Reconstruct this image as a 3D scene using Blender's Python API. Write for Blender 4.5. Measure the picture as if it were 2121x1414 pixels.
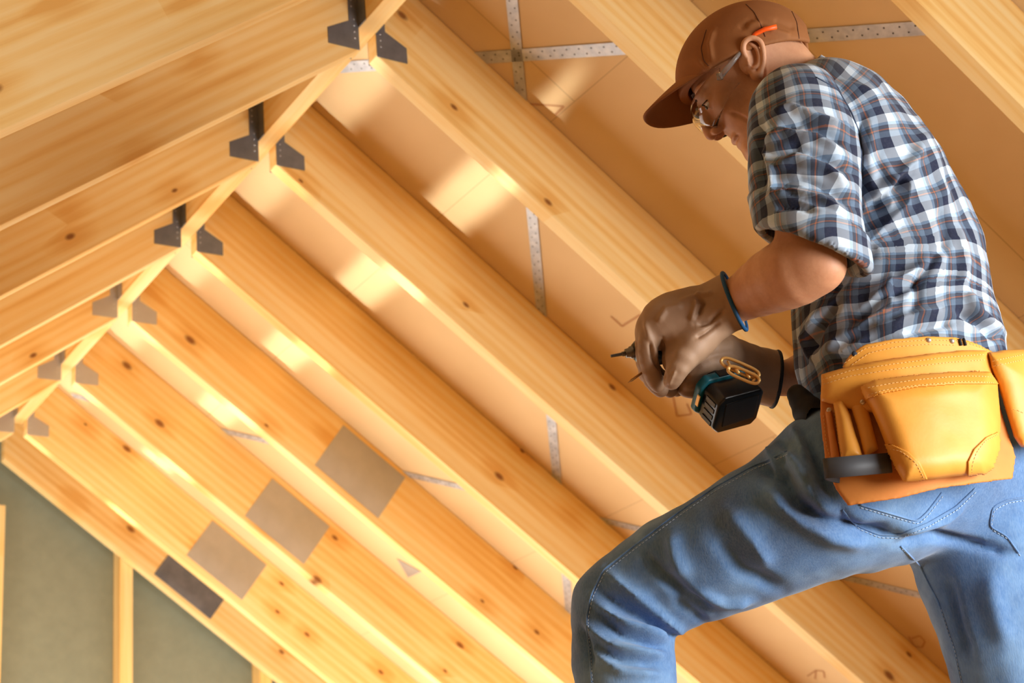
import bpy, math, random
import numpy as np
from mathutils import Vector, Matrix
from mathutils.bvhtree import BVHTree
random.seed(4); np.random.seed(4)
sc = bpy.context.scene
for o in list(bpy.data.objects): bpy.data.objects.remove(o)

# ------------------------------------------------------------------ camera
W, H = 2121, 1414
FPX = 3398.5
YAW, PIT, ROL = -0.5796, 1.9459, -0.0905
CZ = 0.20                                   # camera height over the attic floor
def rz(a): return Matrix(((math.cos(a), -math.sin(a), 0), (math.sin(a), math.cos(a), 0), (0, 0, 1)))
def rx(a): return Matrix(((1, 0, 0), (0, math.cos(a), -math.sin(a)), (0, math.sin(a), math.cos(a))))
RC = rz(YAW) @ rx(PIT) @ rz(ROL)
CAM = Vector((0, 0, CZ))
cd = bpy.data.cameras.new('camera'); cam = bpy.data.objects.new('camera', cd)
sc.collection.objects.link(cam); sc.camera = cam
cam.matrix_world = Matrix.Translation(CAM) @ RC.to_4x4()
cd.sensor_width = 36; cd.lens = FPX / W * 36; cd.clip_end = 60; cd.clip_start = .02
cd.dof.use_dof = True; cd.dof.focus_distance = 2.78; cd.dof.aperture_fstop = 6.5
sc.view_settings.view_transform = 'Standard'; sc.view_settings.look = 'None'
sc.view_settings.gamma = 1; sc.view_settings.exposure = 0.0
sc.view_settings.use_curve_mapping = False

# ------------------------------------------------------------------ light
wd = bpy.data.worlds.new('world'); sc.world = wd; wd.use_nodes = True
bg = wd.node_tree.nodes['Background']; bg.inputs[0].default_value = (.90, .95, 1.0, 1); bg.inputs[1].default_value = 1.0
def area(name, loc, target, sx, sy, power, col=(1, 1, 1), spread=180):
    l = bpy.data.lights.new(name, 'AREA'); l.shape = 'RECTANGLE'; l.size = sx; l.size_y = sy; l.energy = power; l.color = col; l.spread = math.radians(spread)
    o = bpy.data.objects.new(name, l); sc.collection.objects.link(o); o.location = loc
    o.rotation_euler = (Vector(target) - Vector(loc)).to_track_quat('-Z', 'Y').to_euler(); return o
# added key lamp on the worker, inside the room right of the camera
area('worker_key', (2.7, .0, .80), (1.90, 1.8, .90), 1.3, .9, 36, (1, .99, .97), 110)
# two fill lamps added low down to brighten far rafters and their undersides
area('floor_fill', (2.3, 6.0, .20), (2.3, 5.6, 3.0), 4.0, 2.2, 100, (1, .97, .90))
area('left_fill', (-.3, 5.2, .25), (2.4, 4.6, 2.2), .6, 3.0, 50, (1, .98, .94))
# two narrow collimated lamps added at floor level to cast the ceiling light patches
def beam(name, tgt, power, wid):
    D = Vector((.50, -.13, .86)).normalized(); T = Vector(tgt); loc = T - D * ((T.z - .06) / D.z)
    l = bpy.data.lights.new(name, 'AREA'); l.shape = 'RECTANGLE'; l.size = wid; l.size_y = 7.6; l.energy = power; l.color = (1, .97, .9); l.spread = math.radians(2.0)
    o = bpy.data.objects.new(name, l); sc.collection.objects.link(o)
    z = -D; x = Vector((0, 1, 0)).cross(z).normalized(); y = z.cross(x)
    o.matrix_world = Matrix.Translation(loc) @ Matrix((x, y, z)).transposed().to_4x4()
beam('patch_lamp_upper', (2.05, 4.0, 2.80), 2.6, .15)
beam('patch_lamp_lower', (2.45, 4.0, 2.52), 4.0, .15)

# ------------------------------------------------------------------ tags
def tag(o, label=None, cat=None, group=None, kind=None):
    if label: o['label'] = label
    if cat: o['category'] = cat
    if group: o['group'] = group
    if kind: o['kind'] = kind
    return o
def empty(name, loc, label, cat, group=None):
    o = bpy.data.objects.new(name, None); sc.collection.objects.link(o); o.location = loc
    o.empty_display_size = .05
    return tag(o, label, cat, group)
def mesh_obj(name, verts, faces, mat=None, parent=None, smooth=False, loc=None):
    me = bpy.data.meshes.new(name)
    if isinstance(verts, np.ndarray): verts = verts.tolist()
    if isinstance(faces, np.ndarray): faces = faces.tolist()
    me.from_pydata(verts, [], faces); me.update()
    if smooth: me.polygons.foreach_set('use_smooth', [True] * len(me.polygons))
    if mat: me.materials.append(mat)
    o = bpy.data.objects.new(name, me); sc.collection.objects.link(o)
    if parent: o.parent = parent
    if loc is not None: o.location = loc
    return o
def box_vf(x0, x1, y0, y1, z0, z1):
    v = [(x0, y0, z0), (x1, y0, z0), (x1, y1, z0), (x0, y1, z0), (x0, y0, z1), (x1, y0, z1), (x1, y1, z1), (x0, y1, z1)]
    f = [(0, 3, 2, 1), (4, 5, 6, 7), (0, 1, 5, 4), (1, 2, 6, 5), (2, 3, 7, 6), (3, 0, 4, 7)]
    return v, f
class MB:
    def __init__(s): s.v = []; s.f = []
    def add(s, v, f):
        n = len(s.v); s.v += [tuple(p) for p in v]; s.f += [tuple(i + n for i in q) for q in f]; return s
    def box(s, *a): return s.add(*box_vf(*a))
    def prism(s, poly, z0, z1, f=lambda x, y, z: (x, y, z)):
        n = len(poly); v = [f(x, y, z0) for x, y in poly] + [f(x, y, z1) for x, y in poly]
        q = [tuple(range(n))[::-1], tuple(range(n, 2 * n))] + [(i, (i + 1) % n, n + (i + 1) % n, n + i) for i in range(n)]
        return s.add(v, q)
    def tube(s, pts, r, seg=8, cap=True):
        pts = [Vector(p) for p in pts]; n = len(pts); vs = []; up = None
        rs = r if hasattr(r, '__len__') else [r] * n
        for i, p in enumerate(pts):
            d = (pts[min(i + 1, n - 1)] - pts[max(i - 1, 0)]).normalized()
            if up is None: up = d.orthogonal().normalized()
            up = (up - d * up.dot(d)).normalized(); sd = d.cross(up)
            for k in range(seg):
                a = 2 * math.pi * k / seg
                vs.append(p + (up * math.cos(a) + sd * math.sin(a)) * rs[i])
        f = [(i * seg + k, i * seg + (k + 1) % seg, (i + 1) * seg + (k + 1) % seg, (i + 1) * seg + k) for i in range(n - 1) for k in range(seg)]
        if cap: f += [tuple(range(seg))[::-1], tuple((n - 1) * seg + k for k in range(seg))]
        return s.add(vs, f)
    def build(s, name, mat, parent=None, smooth=False, loc=None, bevel=0, seg=2):
        o = mesh_obj(name, s.v, s.f, mat, parent, smooth, loc)
        if bevel:
            m = o.modifiers.new('bevel', 'BEVEL'); m.width = bevel; m.segments = seg; m.limit_method = 'ANGLE'; m.angle_limit = .6
        return o

# ------------------------------------------------------------------ materials
def S(r, g, b):                       # 0..255 sRGB -> linear
    f = lambda c: c / 12.92 if c <= .04045 else ((c + .055) / 1.055) ** 2.4
    return (f(r / 255), f(g / 255), f(b / 255), 1)
class NT:
    def __init__(s, name, rough=.6, metal=0., spec=.4):
        s.m = bpy.data.materials.new(name); s.m.use_nodes = True; s.t = s.m.node_tree
        s.b = s.t.nodes['Principled BSDF']; s.b.inputs['Roughness'].default_value = rough
        s.b.inputs['Metallic'].default_value = metal; s.b.inputs['Specular IOR Level'].default_value = spec
    def n(s, ty, **k):
        x = s.t.nodes.new(ty)
        for a, v in k.items(): setattr(x, a, v)
        return x
    def l(s, a, b): s.t.links.new(a, b)
    def inp(s, node, key, v):
        if hasattr(v, 'is_linked') or hasattr(v, 'links'): s.l(v, node.inputs[key])
        else: node.inputs[key].default_value = v
    def coords(s, kind='Object', scale=(1, 1, 1), rnd=False, loc=(0, 0, 0)):
        tc = s.n('ShaderNodeTexCoord'); mp = s.n('ShaderNodeMapping'); mp.inputs['Scale'].default_value = scale
        src = tc.outputs[kind]
        if rnd:
            oi = s.n('ShaderNodeObjectInfo'); mu = s.n('ShaderNodeVectorMath', operation='SCALE')
            cb = s.n('ShaderNodeCombineXYZ')
            s.l(oi.outputs['Random'], cb.inputs[0]); s.l(oi.outputs['Random'], cb.inputs[2])
            s.l(cb.outputs[0], mu.inputs[0]); mu.inputs['Scale'].default_value = 37.
            ad = s.n('ShaderNodeVectorMath', operation='ADD'); s.l(src, ad.inputs[0]); s.l(mu.outputs[0], ad.inputs[1]); src = ad.outputs[0]
        mp.inputs['Location'].default_value = loc
        s.l(src, mp.inputs['Vector']); return mp.outputs[0]
    def noise(s, co, scale, detail=3, rough=.55, dist=0):
        x = s.n('ShaderNodeTexNoise'); s.l(co, x.inputs['Vector']); x.inputs['Scale'].default_value = scale
        x.inputs['Detail'].default_value = detail; x.inputs['Roughness'].default_value = rough; x.inputs['Distortion'].default_value = dist
        return x.outputs['Fac']
    def ramp(s, fac, stops, interp='LINEAR'):
        x = s.n('ShaderNodeValToRGB'); x.color_ramp.interpolation = interp; e = x.color_ramp.elements
        while len(e) < len(stops): e.new(.5)
        for i, (p, c) in enumerate(stops):
            e[i].position = p; e[i].color = c if len(c) == 4 else (*c, 1)
        s.l(fac, x.inputs[0]); return x.outputs[0]
    def mix(s, fac, a, b, mode='MIX'):
        x = s.n('ShaderNodeMix', data_type='RGBA', blend_type=mode)
        for key, v in ((0, fac), (6, a), (7, b)):
            if hasattr(v, 'links'): s.l(v, x.inputs[key])
            else: x.inputs[key].default_value = v
        return x.outputs[2]
    def math(s, op, a, b=0., c=None):
        x = s.n('ShaderNodeMath', operation=op)
        for i, v in enumerate((a, b) if c is None else (a, b, c)):
            if hasattr(v, 'links'): s.l(v, x.inputs[i])
            else: x.inputs[i].default_value = v
        return x.outputs[0]
    def color(s, c):
        if hasattr(c, 'links'): s.l(c, s.b.inputs['Base Color'])
        else: s.b.inputs['Base Color'].default_value = c
    def bump(s, h, strength=.3, dist=.002):
        x = s.n('ShaderNodeBump'); x.inputs['Strength'].default_value = strength; x.inputs['Distance'].default_value = dist
        s.l(h, x.inputs['Height']); s.l(x.outputs[0], s.b.inputs['Normal'])

def wood(name, light, mid, dark, knots=True, rough=.62):
    w = NT(name, rough, 0, .25)
    co = w.coords(scale=(.55, 9, 9), rnd=True)
    g1 = w.noise(co, 1.7, 4, .6, .35)
    co2 = w.coords(scale=(1.3, 60, 60), rnd=True); g2 = w.noise(co2, 2.2, 2, .6)
    kc0 = w.coords(scale=(3.4, 1, 6.2), rnd=True); sk = w.n('ShaderNodeSeparateXYZ'); w.l(kc0, sk.inputs[0]); ck = w.n('ShaderNodeCombineXYZ'); w.l(sk.outputs[0], ck.inputs[0]); w.l(sk.outputs[2], ck.inputs[1]); kc = ck.outputs[0]
    vo = w.n('ShaderNodeTexVoronoi', voronoi_dimensions='2D'); w.l(kc, vo.inputs['Vector']); vo.inputs['Scale'].default_value = 1; vo.inputs['Randomness'].default_value = 1
    sep = w.n('ShaderNodeSeparateColor'); w.l(vo.outputs['Color'], sep.inputs[0])
    keep = w.math('GREATER_THAN', sep.outputs[0], .52)
    # rings swirl round the knots
    near = w.math('SMOOTHSTEP' if False else 'SUBTRACT', .35, vo.outputs['Distance']); near = w.math('MAXIMUM', near, 0.); near = w.math('MULTIPLY', near, keep)
    wv = w.n('ShaderNodeTexWave', wave_type='BANDS', bands_direction='Z', wave_profile='SIN')
    wco = w.coords(scale=(.10, .6, 1), rnd=True); w.l(wco, wv.inputs['Vector'])
    wv.inputs['Scale'].default_value = 9; wv.inputs['Distortion'].default_value = 5.5; wv.inputs['Detail'].default_value = 2.5; wv.inputs['Detail Scale'].default_value = .8
    ringp = w.math('ADD', w.math('MULTIPLY', wv.outputs['Fac'], .16), w.math('MULTIPLY', g1, .88))
    ringp = w.math('ADD', ringp, w.math('MULTIPLY', near, -.9))
    ringp = w.math('ADD', ringp, w.math('MULTIPLY', w.math('SUBTRACT', g2, .5), .22))
    c = w.ramp(ringp, [(.25, dark), (.45, mid), (.66, light), (.95, light)])
    kr = w.n('ShaderNodeMapRange'); w.l(w.math('DIVIDE', vo.outputs['Distance'], w.math('ADD', w.math('MULTIPLY', sep.outputs[2], .9), .45)), kr.inputs[0])
    kr.inputs[1].default_value = .035; kr.inputs[2].default_value = .085; kr.inputs[3].default_value = 1; kr.inputs[4].default_value = 0
    kf = w.math('MULTIPLY', kr.outputs[0], keep)
    size = w.math('GREATER_THAN', sep.outputs[1], .25); kf = w.math('MULTIPLY', kf, size)
    if knots: c = w.mix(w.math('MULTIPLY', kf, .85), c, S(120, 62, 22))
    # board to board tint
    oi = w.n('ShaderNodeObjectInfo'); tint = w.ramp(oi.outputs['Random'], [(0, (.93, .93, .93, 1)), (1, (1.0, 1.0, 1.0, 1))])
    c = w.mix(1., c, tint, 'MULTIPLY'); w.color(c)
    w.bump(g2, .25, .001)
    return w.m
M = {}
M['spruce'] = wood('spruce', S(252, 222, 160), S(247, 206, 132), S(234, 180, 100))
M['spruce_shaded'] = wood('spruce_shaded_side', S(240, 208, 150), S(236, 188, 118), S(214, 156, 84))  # unused darker copy of the spruce, shade put into its colour
def board_mat():
    w = NT('sheathing_board', .75, 0, .2)
    co = w.coords(); n1 = w.noise(co, 2.2, 3); n2 = w.noise(co, 90, 2)
    c = w.ramp(n1, [(.3, S(222, 190, 140)), (.7, S(234, 204, 156))])
    # board joints every 0.8 m up the slope and staggered butt joints
    sx = w.n('ShaderNodeSeparateXYZ'); w.l(co, sx.inputs[0])
    fx = w.math('FRACT', w.math('DIVIDE', w.math('ADD', sx.outputs[0], 2.0), 1.25)); row = w.math('FLOOR', w.math('DIVIDE', w.math('ADD', sx.outputs[0], 2.0), 1.25))
    j1 = w.math('LESS_THAN', fx, .0022)
    fy = w.math('FRACT', w.math('ADD', w.math('DIVIDE', sx.outputs[1], 1.9), w.math('MULTIPLY', row, .37)))
    j2 = w.math('LESS_THAN', fy, .002); j = w.math('MAXIMUM', j1, j2)
    c = w.mix(w.math('MULTIPLY', j, .35), c, S(120, 80, 48)); w.color(c)
    w.bump(n2, .15, .001); return w.m
M['board'] = board_mat()
def metal(name, c1, c2, rough=.42, sc_=18, metal_=.85):
    w = NT(name, rough, metal_, .5); n = w.noise(w.coords(), sc_, 4, .6); w.color(w.ramp(n, [(.35, c1), (.65, c2)]))
    r = w.n('ShaderNodeMapRange'); w.l(n, r.inputs[0]); r.inputs[3].default_value = rough - .1; r.inputs[4].default_value = rough + .12
    w.l(r.outputs[0], w.b.inputs['Roughness']); return w.m
M['galv'] = metal('galvanised_steel', S(172, 168, 162), S(186, 182, 176), .5, 5, .55)
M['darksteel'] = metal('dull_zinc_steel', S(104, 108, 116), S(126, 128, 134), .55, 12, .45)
M['strap'] = metal('perforated_band_steel', S(176, 180, 186), S(206, 208, 210), .5, 30, .55)
def plain(name, c, rough=.6, spec=.4, metal_=0, noise=.0, nscale=20, bump=0, coat=0, sheen=0):
    w = NT(name, rough, metal_, spec)
    if noise:
        n = w.noise(w.coords(), nscale, 4, .6)
        d = tuple(x * (1 - noise) for x in c[:3]) + (1,); b = tuple(min(1, x * (1 + noise)) for x in c[:3]) + (1,)
        w.color(w.ramp(n, [(.3, d), (.7, b)]))
        if bump: w.bump(n, bump, .002)
    else: w.color(c)
    if coat: w.b.inputs['Coat Weight'].default_value = coat; w.b.inputs['Coat Roughness'].default_value = .2
    if sheen: w.b.inputs['Sheen Weight'].default_value = sheen
    return w.m
M['hole'] = plain('nail_hole', S(45, 40, 38), .8)
M['nail'] = plain('nail_head', S(190, 190, 192), .35, .5, .8)
M['wrap'] = plain('green_grey_house_wrap', S(138, 142, 122), .85, .2, 0, .06, 14, .1)
M['plank'] = wood('floor_plank', S(220, 178, 120), S(204, 160, 104), S(180, 132, 80))
M['ink'] = plain('board_ink', S(200, 152, 108), .8)
def hole_strap_mat():
    return M['strap']

# ------------------------------------------------------------------ roof frame (all sizes in metres)
U = .65
xr, w_, zc, db, p_, t_, h_, y0 = 2.8545 * U, .0439 * U, 3.7106 * U + CZ, .1031 * U, .6371, .0749 * U, .4059 * U, 4.3151 * U
yR = {i: y0 + U * (i + d) for i, d in {-2: -.10, -1: -.1035, 0: -.0904, 1: -.0462, 2: 0, 3: .0244, 4: .0221, 5: .0646, 6: .0984, 7: -.348}.items()}
yL = {i: y0 + U * (i + d) for i, d in {-3: -.06, -2: -.06, -1: -.06, 0: -.0622, 1: -.0632, 2: 0, 3: .0107, 4: .0059, 5: .0561, 6: .08}.items()}
cp, sp, tp = math.cos(p_), math.sin(p_), math.tan(p_)
dR, nR = Vector((cp, 0, -sp)), Vector((sp, 0, cp)); dL, nL = Vector((-cp, 0, -sp)), Vector((-sp, 0, cp))
MR = Matrix((dR, Vector((0, 1, 0)), nR)).transposed(); ML = Matrix((dL, Vector((0, -1, 0)), nL)).transposed()
OR = lambda y: Vector((xr + w_, y, zc)); OL = lambda y: Vector((xr - w_, y, zc))
LEN = 4.36
def rafter(side, y, label):
    hh = h_; prof = [(0, 0), (LEN, 0), (LEN - .05, hh), (-hh * tp, hh)]
    mb = MB(); a, b = (0, t_) if side == 'R' else (-t_, 0)
    mb.prism([(x, z) for x, z in prof], a, b, lambda x, z, y_: (x, y_, z))
    o = mb.build('rafter', M['spruce'], bevel=.0015, seg=1)
    import bmesh
    bm = bmesh.new(); bm.from_mesh(o.data); bmesh.ops.recalc_face_normals(bm, faces=bm.faces); bm.to_mesh(o.data); bm.free()
    o.matrix_world = Matrix.Translation(OR(y) if side == 'R' else OL(y)) @ (MR if side == 'R' else ML).to_4x4()
    tag(o, label, 'rafter', 'roof rafters'); return o
RL = {-2: 'pale rafter on the right slope, nearest of all, just past the top right corner',
      -1: 'pale rafter crossing the top right corner above the checked shirt',
      0: 'pale rafter running behind the brown cap and shoulder',
      1: 'broad pale rafter running from the nearest hangers down behind the gloves',
      2: 'knotty rafter from the second hangers down towards the bent thigh',
      3: 'rafter from the third hangers ending behind the denim knee, white underside',
      4: 'right slope rafter carrying the uppermost square nail plate',
      5: 'right slope rafter carrying the second highest square nail plate',
      6: 'right slope rafter carrying the third nail plate, last but one from the gable',
      7: 'last rafter against the green grey gable panels'}
for i, y in yR.items():
    if i > -2: rafter('R', y, RL[i])
LLb = {0: 'darker close-grained rafter filling the top left corner',
       1: 'left slope rafter meeting the nearest dark hanger, with oval knots',
       2: 'left slope rafter meeting the second dark hanger from the top',
       3: 'left slope rafter meeting the third hanger from the top',
       4: 'left slope rafter meeting the fourth hanger, just above the two lowest ones',
       5: 'left slope rafter meeting the last hanger but one',
       6: 'short visible end of the lowest left slope rafter at the left edge'}
for i, y in yL.items():
    if i in LLb: rafter('L', y, LLb[i])
# ridge beam
mb = MB(); mb.box(0, 8.6 * U, -w_ + .0006, w_ - .0006, 0, .30)
rb = mb.build('ridge_beam', M['spruce'], bevel=.001, seg=1)
rb.matrix_world = Matrix.Translation((xr, yR[-2] - .2, zc + db)) @ Matrix.Rotation(math.pi / 2, 4, 'Z')
tag(rb, 'long ridge beam into which all rafters are hung, its pale underside stepping down to the left', 'beam')

# ray helpers: pixel of the photograph -> world point on a plane
def ray(px, py): return (RC @ Vector(((px - W / 2) / FPX, -(py - H / 2) / FPX, -1)))
def hit(px, py, P0, n):
    d = ray(px, py); return CAM + d * ((P0 - CAM).dot(n) / d.dot(n))
SH0 = OR(0) + nR * h_                        # a point of the underside of the right hand sheathing
# sheathing: right slope, closed; left slope, closed near the ridge with roof lights lower down
YA, YB = -1.7, yR[7] + t_
mb = MB(); mb.box(-h_ * tp - w_ - .0, LEN + .32, 0, YB - YA, h_ + .001, h_ + .024)
o = mb.build('ceiling_right', M['board']); o.matrix_world = Matrix.Translation(OR(YA)) @ MR.to_4x4(); tag(o, kind='structure')
ceil_r = o
mb = MB()
S0, S1, S2 = -h_ * tp - w_, 1.70, 2.02
for a, b in ((S0, LEN + .32),):
    mb.box(a, b, -(YB - YA), 0, h_ + .001, h_ + .024)
o = mb.build('ceiling_left', M['board']); o.matrix_world = Matrix.Translation(OL(YA)) @ ML.to_4x4(); tag(o, kind='structure')

# floor and gable wall
mb = MB(); mb.box(-2.2, 6.2, -3.2, YB + .15, -.03, 0)
o = mb.build('floor', M['plank']); tag(o, kind='structure')
yW = YB + .10
bot = 0.0; apex = zc + h_ / cp
mb = MB(); hw = (apex - .02) / tp
mb.add([(xr - hw, yW, bot), (xr + hw, yW, bot), (xr, yW, apex - .02), (xr - hw, yW + .02, bot), (xr + hw, yW + .02, bot), (xr, yW + .02, apex - .02)],
       [(0, 1, 2), (5, 4, 3), (0, 3, 4, 1), (1, 4, 5, 2), (2, 5, 3, 0)])
o = mb.build('wall_far', M['wrap']); tag(o, kind='structure')
yN = -1.66; xo0, xo1, zo = 1.35, 3.3, 1.45          # unseen near gable, added to keep daylight off the left rafters; one wide opening
mb = MB()
for poly in ([(xr - hw, 0), (xo0, 0), (xo0, apex - .02 - abs(xo0 - xr) * tp), (xr - hw + .02, .02)], [(xo0, zo), (xo1 - .3, zo), (xr, apex - .02), (xo0, apex - .02 - abs(xo0 - xr) * tp)]):
    mb.prism(poly, yN - .02, yN, lambda x, z, y_: (x, y_, z))
o = mb.build('wall_near', M['wrap']); tag(o, kind='structure')
# wall studs in front of the wrap
for (pxl, pxr, lab) in ((-46, 4, 'orange-lit wall stud cut by the left edge of the view'), (253, 275, 'upright orange-lit wall stud between the two green grey gable panels'), (533, 560, 'wall stud emerging under the last rafter near the bottom edge')):
    yS = yW - .095
    a = hit(pxl, 1300, Vector((0, yS, 0)), Vector((0, 1, 0))); b = hit(pxr, 1300, Vector((0, yS, 0)), Vector((0, 1, 0)))
    a.x = b.x - .06
    mb = MB(); top = zc + (xr + w_ - b.x) * tp * (1 if b.x < xr else 0) - (max(0, b.x - xr - w_)) * tp + .10
    if pxl < 0: top = min(top, zc - .2)
    mb.box(0, top, -.03, .03, 0, .094)
    o = mb.build('wall_stud', M['spruce'], bevel=.001, seg=1)
    # local x up, y -> world x, z -> world y
    o.matrix_world = Matrix(((0, 1, 0, b.x - .03), (0, 0, 1, yS), (1, 0, 0, 0), (0, 0, 0, 1)))
    tag(o, lab, 'stud', 'gable wall studs')

# perforated steel straps nailed under the sheathing
def strap(pa, pb, width, label):
    A, B = hit(*pa, SH0, nR), hit(*pb, SH0, nR)
    d = (B - A).normalized(); s = nR.cross(d); L = (B - A).length
    Mx = Matrix((d, s, nR)).transposed().to_4x4(); Mx.translation = A - nR * .0028
    n = int(L / .02); mb = MB(); wd_ = width / 2
    mb.box(0, L, -wd_, wd_, 0, .0018)
    o = mb.build('perforated_strap', M['strap']); o.matrix_world = Mx; tag(o, label, 'metal strap', 'perforated steel straps')
    hb = MB()
    for k in range(n):
        cx, cy = .01 + k * .02, (-.42 if k % 2 else .42) * wd_
        hb.add([(cx + .0026 * math.cos(a), cy + .0026 * math.sin(a), -.0003) for a in [i * math.pi / 4 for i in range(8)]], [tuple(range(8))[::-1]])
    tag(hb.build('nail_holes', M['hole'], o), kind='stuff')
strap((700, 139), (1960, 54), .040, 'long perforated steel strap crossing level behind the cap')
strap((1058, -30), (1182, 1290), .036, 'perforated steel strap running almost straight down past the drill tip')
strap((150, 818), (2010, 1256), .030, 'dark perforated strap slanting across the lower right slope')
# grey triangular tin offcut on the boards
Pt = [hit(x, y, SH0 - nR * .002, nR) for x, y in ((822, 1157), (872, 1184), (845, 1196))]
mb = MB(); mb.add([*Pt, *[p + nR * .0015 for p in Pt]], [(0, 1, 2), (5, 4, 3), (0, 3, 4, 1), (1, 4, 5, 2), (2, 5, 3, 0)])
tag(mb.build('tin_plate', M['galv']), 'small grey triangular tin plate between two rafters', 'metal plate')
# faint stamped marks on the boards (printed outlines)
def stamp(paths):
    mb = MB()
    for pts in paths:
        P = [hit(x, y, SH0 - nR * .0006, nR) for x, y in pts]
        for a, b in zip(P, P[1:]):
            d = (b - a).normalized(); s = nR.cross(d) * .0035
            mb.add([a - s, a + s, b + s, b - s], [(0, 1, 2, 3)])
    o = mb.build('board_stamp', M['ink'], None); tag(o, kind='structure'); o.parent = ceil_r
    o.matrix_parent_inverse = ceil_r.matrix_world.inverted(); return o
stamp([[(1888, 1322), (1905, 1316), (1916, 1328), (1910, 1340), (1890, 1338), (1878, 1330)], [(1882, 1318), (1900, 1348)]])
stamp([[(1672, 1400), (1690, 1388), (1706, 1390), (1708, 1404)], [(1690, 1388), (1688, 1406)]])
stamp([[(1392, 812), (1402, 862), (1430, 858)], [(1422, 836), (1432, 858)]])
stamp([[(1265, 655), (1288, 676), (1326, 652)]])
stamp([[(1088, 215), (1168, 220), (1150, 238)]])

# joist hangers: flat steel cheek on the rafter face, nailed flange on the beam
def hanger(i, side, label):
    y = (yR if side == 'R' else yL)[i]; sg = 1 if side == 'R' else -1
    e = empty('joist_hanger', (xr + sg * w_, y, zc), label, 'joist hanger', 'joist hangers along the ridge beam')
    hz = .135; fw, ft = .030, .095
    # cheek (x outward from the beam, z up), outline flares out at the foot
    poly = [(0.001, -.004), (ft, -.004 - (0 if side == 'R' else 0)), (ft, .045), (fw, .082), (fw, .215), (0.001, .215)]
    if side == 'R': poly = [(x, z - x * tp * .0) for x, z in poly]
    cm = MB(); cm.prism([(sg * x, z) for x, z in poly], -.0022, -.0002, lambda x, z, yy: (x, yy, z))
    # bottom lip under the rafter and second cheek behind
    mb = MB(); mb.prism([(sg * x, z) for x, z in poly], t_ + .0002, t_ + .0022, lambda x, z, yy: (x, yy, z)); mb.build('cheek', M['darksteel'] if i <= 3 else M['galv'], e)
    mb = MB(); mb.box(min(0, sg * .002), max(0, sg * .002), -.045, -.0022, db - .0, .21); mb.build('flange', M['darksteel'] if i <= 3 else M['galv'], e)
    n0 = len(cm.f)
    for k in range(4):
        for (px_, pz) in ((sg * .014, .03 + k * .02), (sg * .02, .13 + k * .02)):
            cm.add([(px_ + .0028 * math.cos(a), -.0021, pz + .0028 * math.sin(a)) for a in [j * math.pi / 3 for j in range(6)]] + [(px_, -.0034, pz)], [(j, (j + 1) % 6, 6) for j in range(6)])
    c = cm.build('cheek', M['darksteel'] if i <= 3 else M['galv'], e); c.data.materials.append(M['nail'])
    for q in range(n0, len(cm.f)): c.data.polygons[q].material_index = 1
HL = ['nearest', 'second', 'third', 'fourth', 'fifth', 'last and lowest']
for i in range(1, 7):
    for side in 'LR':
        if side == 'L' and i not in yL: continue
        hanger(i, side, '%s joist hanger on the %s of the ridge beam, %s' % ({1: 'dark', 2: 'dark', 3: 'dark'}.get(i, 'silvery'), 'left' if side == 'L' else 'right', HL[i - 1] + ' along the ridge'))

# big square nail plates splicing the rafters
for i, pts, lab in ((4, ((712, 880), (838, 990), (783, 1073), (652, 962)), 'uppermost square nail plate, brightest of the four'),
                    (5, ((565, 990), (683, 1092), (627, 1168), (508, 1066)), 'second square nail plate from the top'),
                    (6, ((440, 1078), (552, 1170), (500, 1243), (387, 1148)), 'third square nail plate, smudged along its lower edge'),
                    (7, ((350, 1155), (462, 1246), (437, 1278), (300, 1205)), 'dark half-hidden nail plate on the last rafter')):
    P = [hit(x, y, Vector((0, yR[i], 0)), Vector((0, 1, 0))) for x, y in pts]
    loc = [MR.transposed() @ (q - OR(yR[i])) for q in P]
    xa = (loc[0].x + loc[3].x) / 2; xb = (loc[1].x + loc[2].x) / 2; za = max(.004, (loc[2].z + loc[3].z) / 2); zb = min(h_ - .01, (loc[0].z + loc[1].z) / 2)
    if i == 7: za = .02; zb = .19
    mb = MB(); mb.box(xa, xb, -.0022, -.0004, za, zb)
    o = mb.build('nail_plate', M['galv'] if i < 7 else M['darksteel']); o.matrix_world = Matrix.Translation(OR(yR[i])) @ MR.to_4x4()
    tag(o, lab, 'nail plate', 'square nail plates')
# ================================================================== figure tools
# figure space: x right, y down, z away from the camera, metres; a rigid turn of world space
D0 = 2.85
MF = cam.matrix_world @ Matrix(((1, 0, 0, 0), (0, -1, 0, 0), (0, 0, -1, -D0), (0, 0, 0, 1)))
MFn = np.array(MF)
def P(px, py, z): k = (D0 + z) / FPX; return np.array([(px - W / 2) * k, (py - H / 2) * k, z])
def toW(v): v = np.asarray(v, float).reshape(-1, 3); return v @ MFn[:3, :3].T + MFn[:3, 3]
def toPx(v): k = FPX / (D0 + v[:, 2]); return np.stack([v[:, 0] * k + W / 2, v[:, 1] * k + H / 2], 1)
def nrm(v): v = np.asarray(v, float); return v / np.linalg.norm(v)
def smin(a, b, k):
    if k <= 0: return np.minimum(a, b)
    h = np.clip(.5 + .5 * (b - a) / k, 0, 1); return b + (a - b) * h - k * h * (1 - h)
def smax(a, b, k): return -smin(-a, -b, k)
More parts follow.
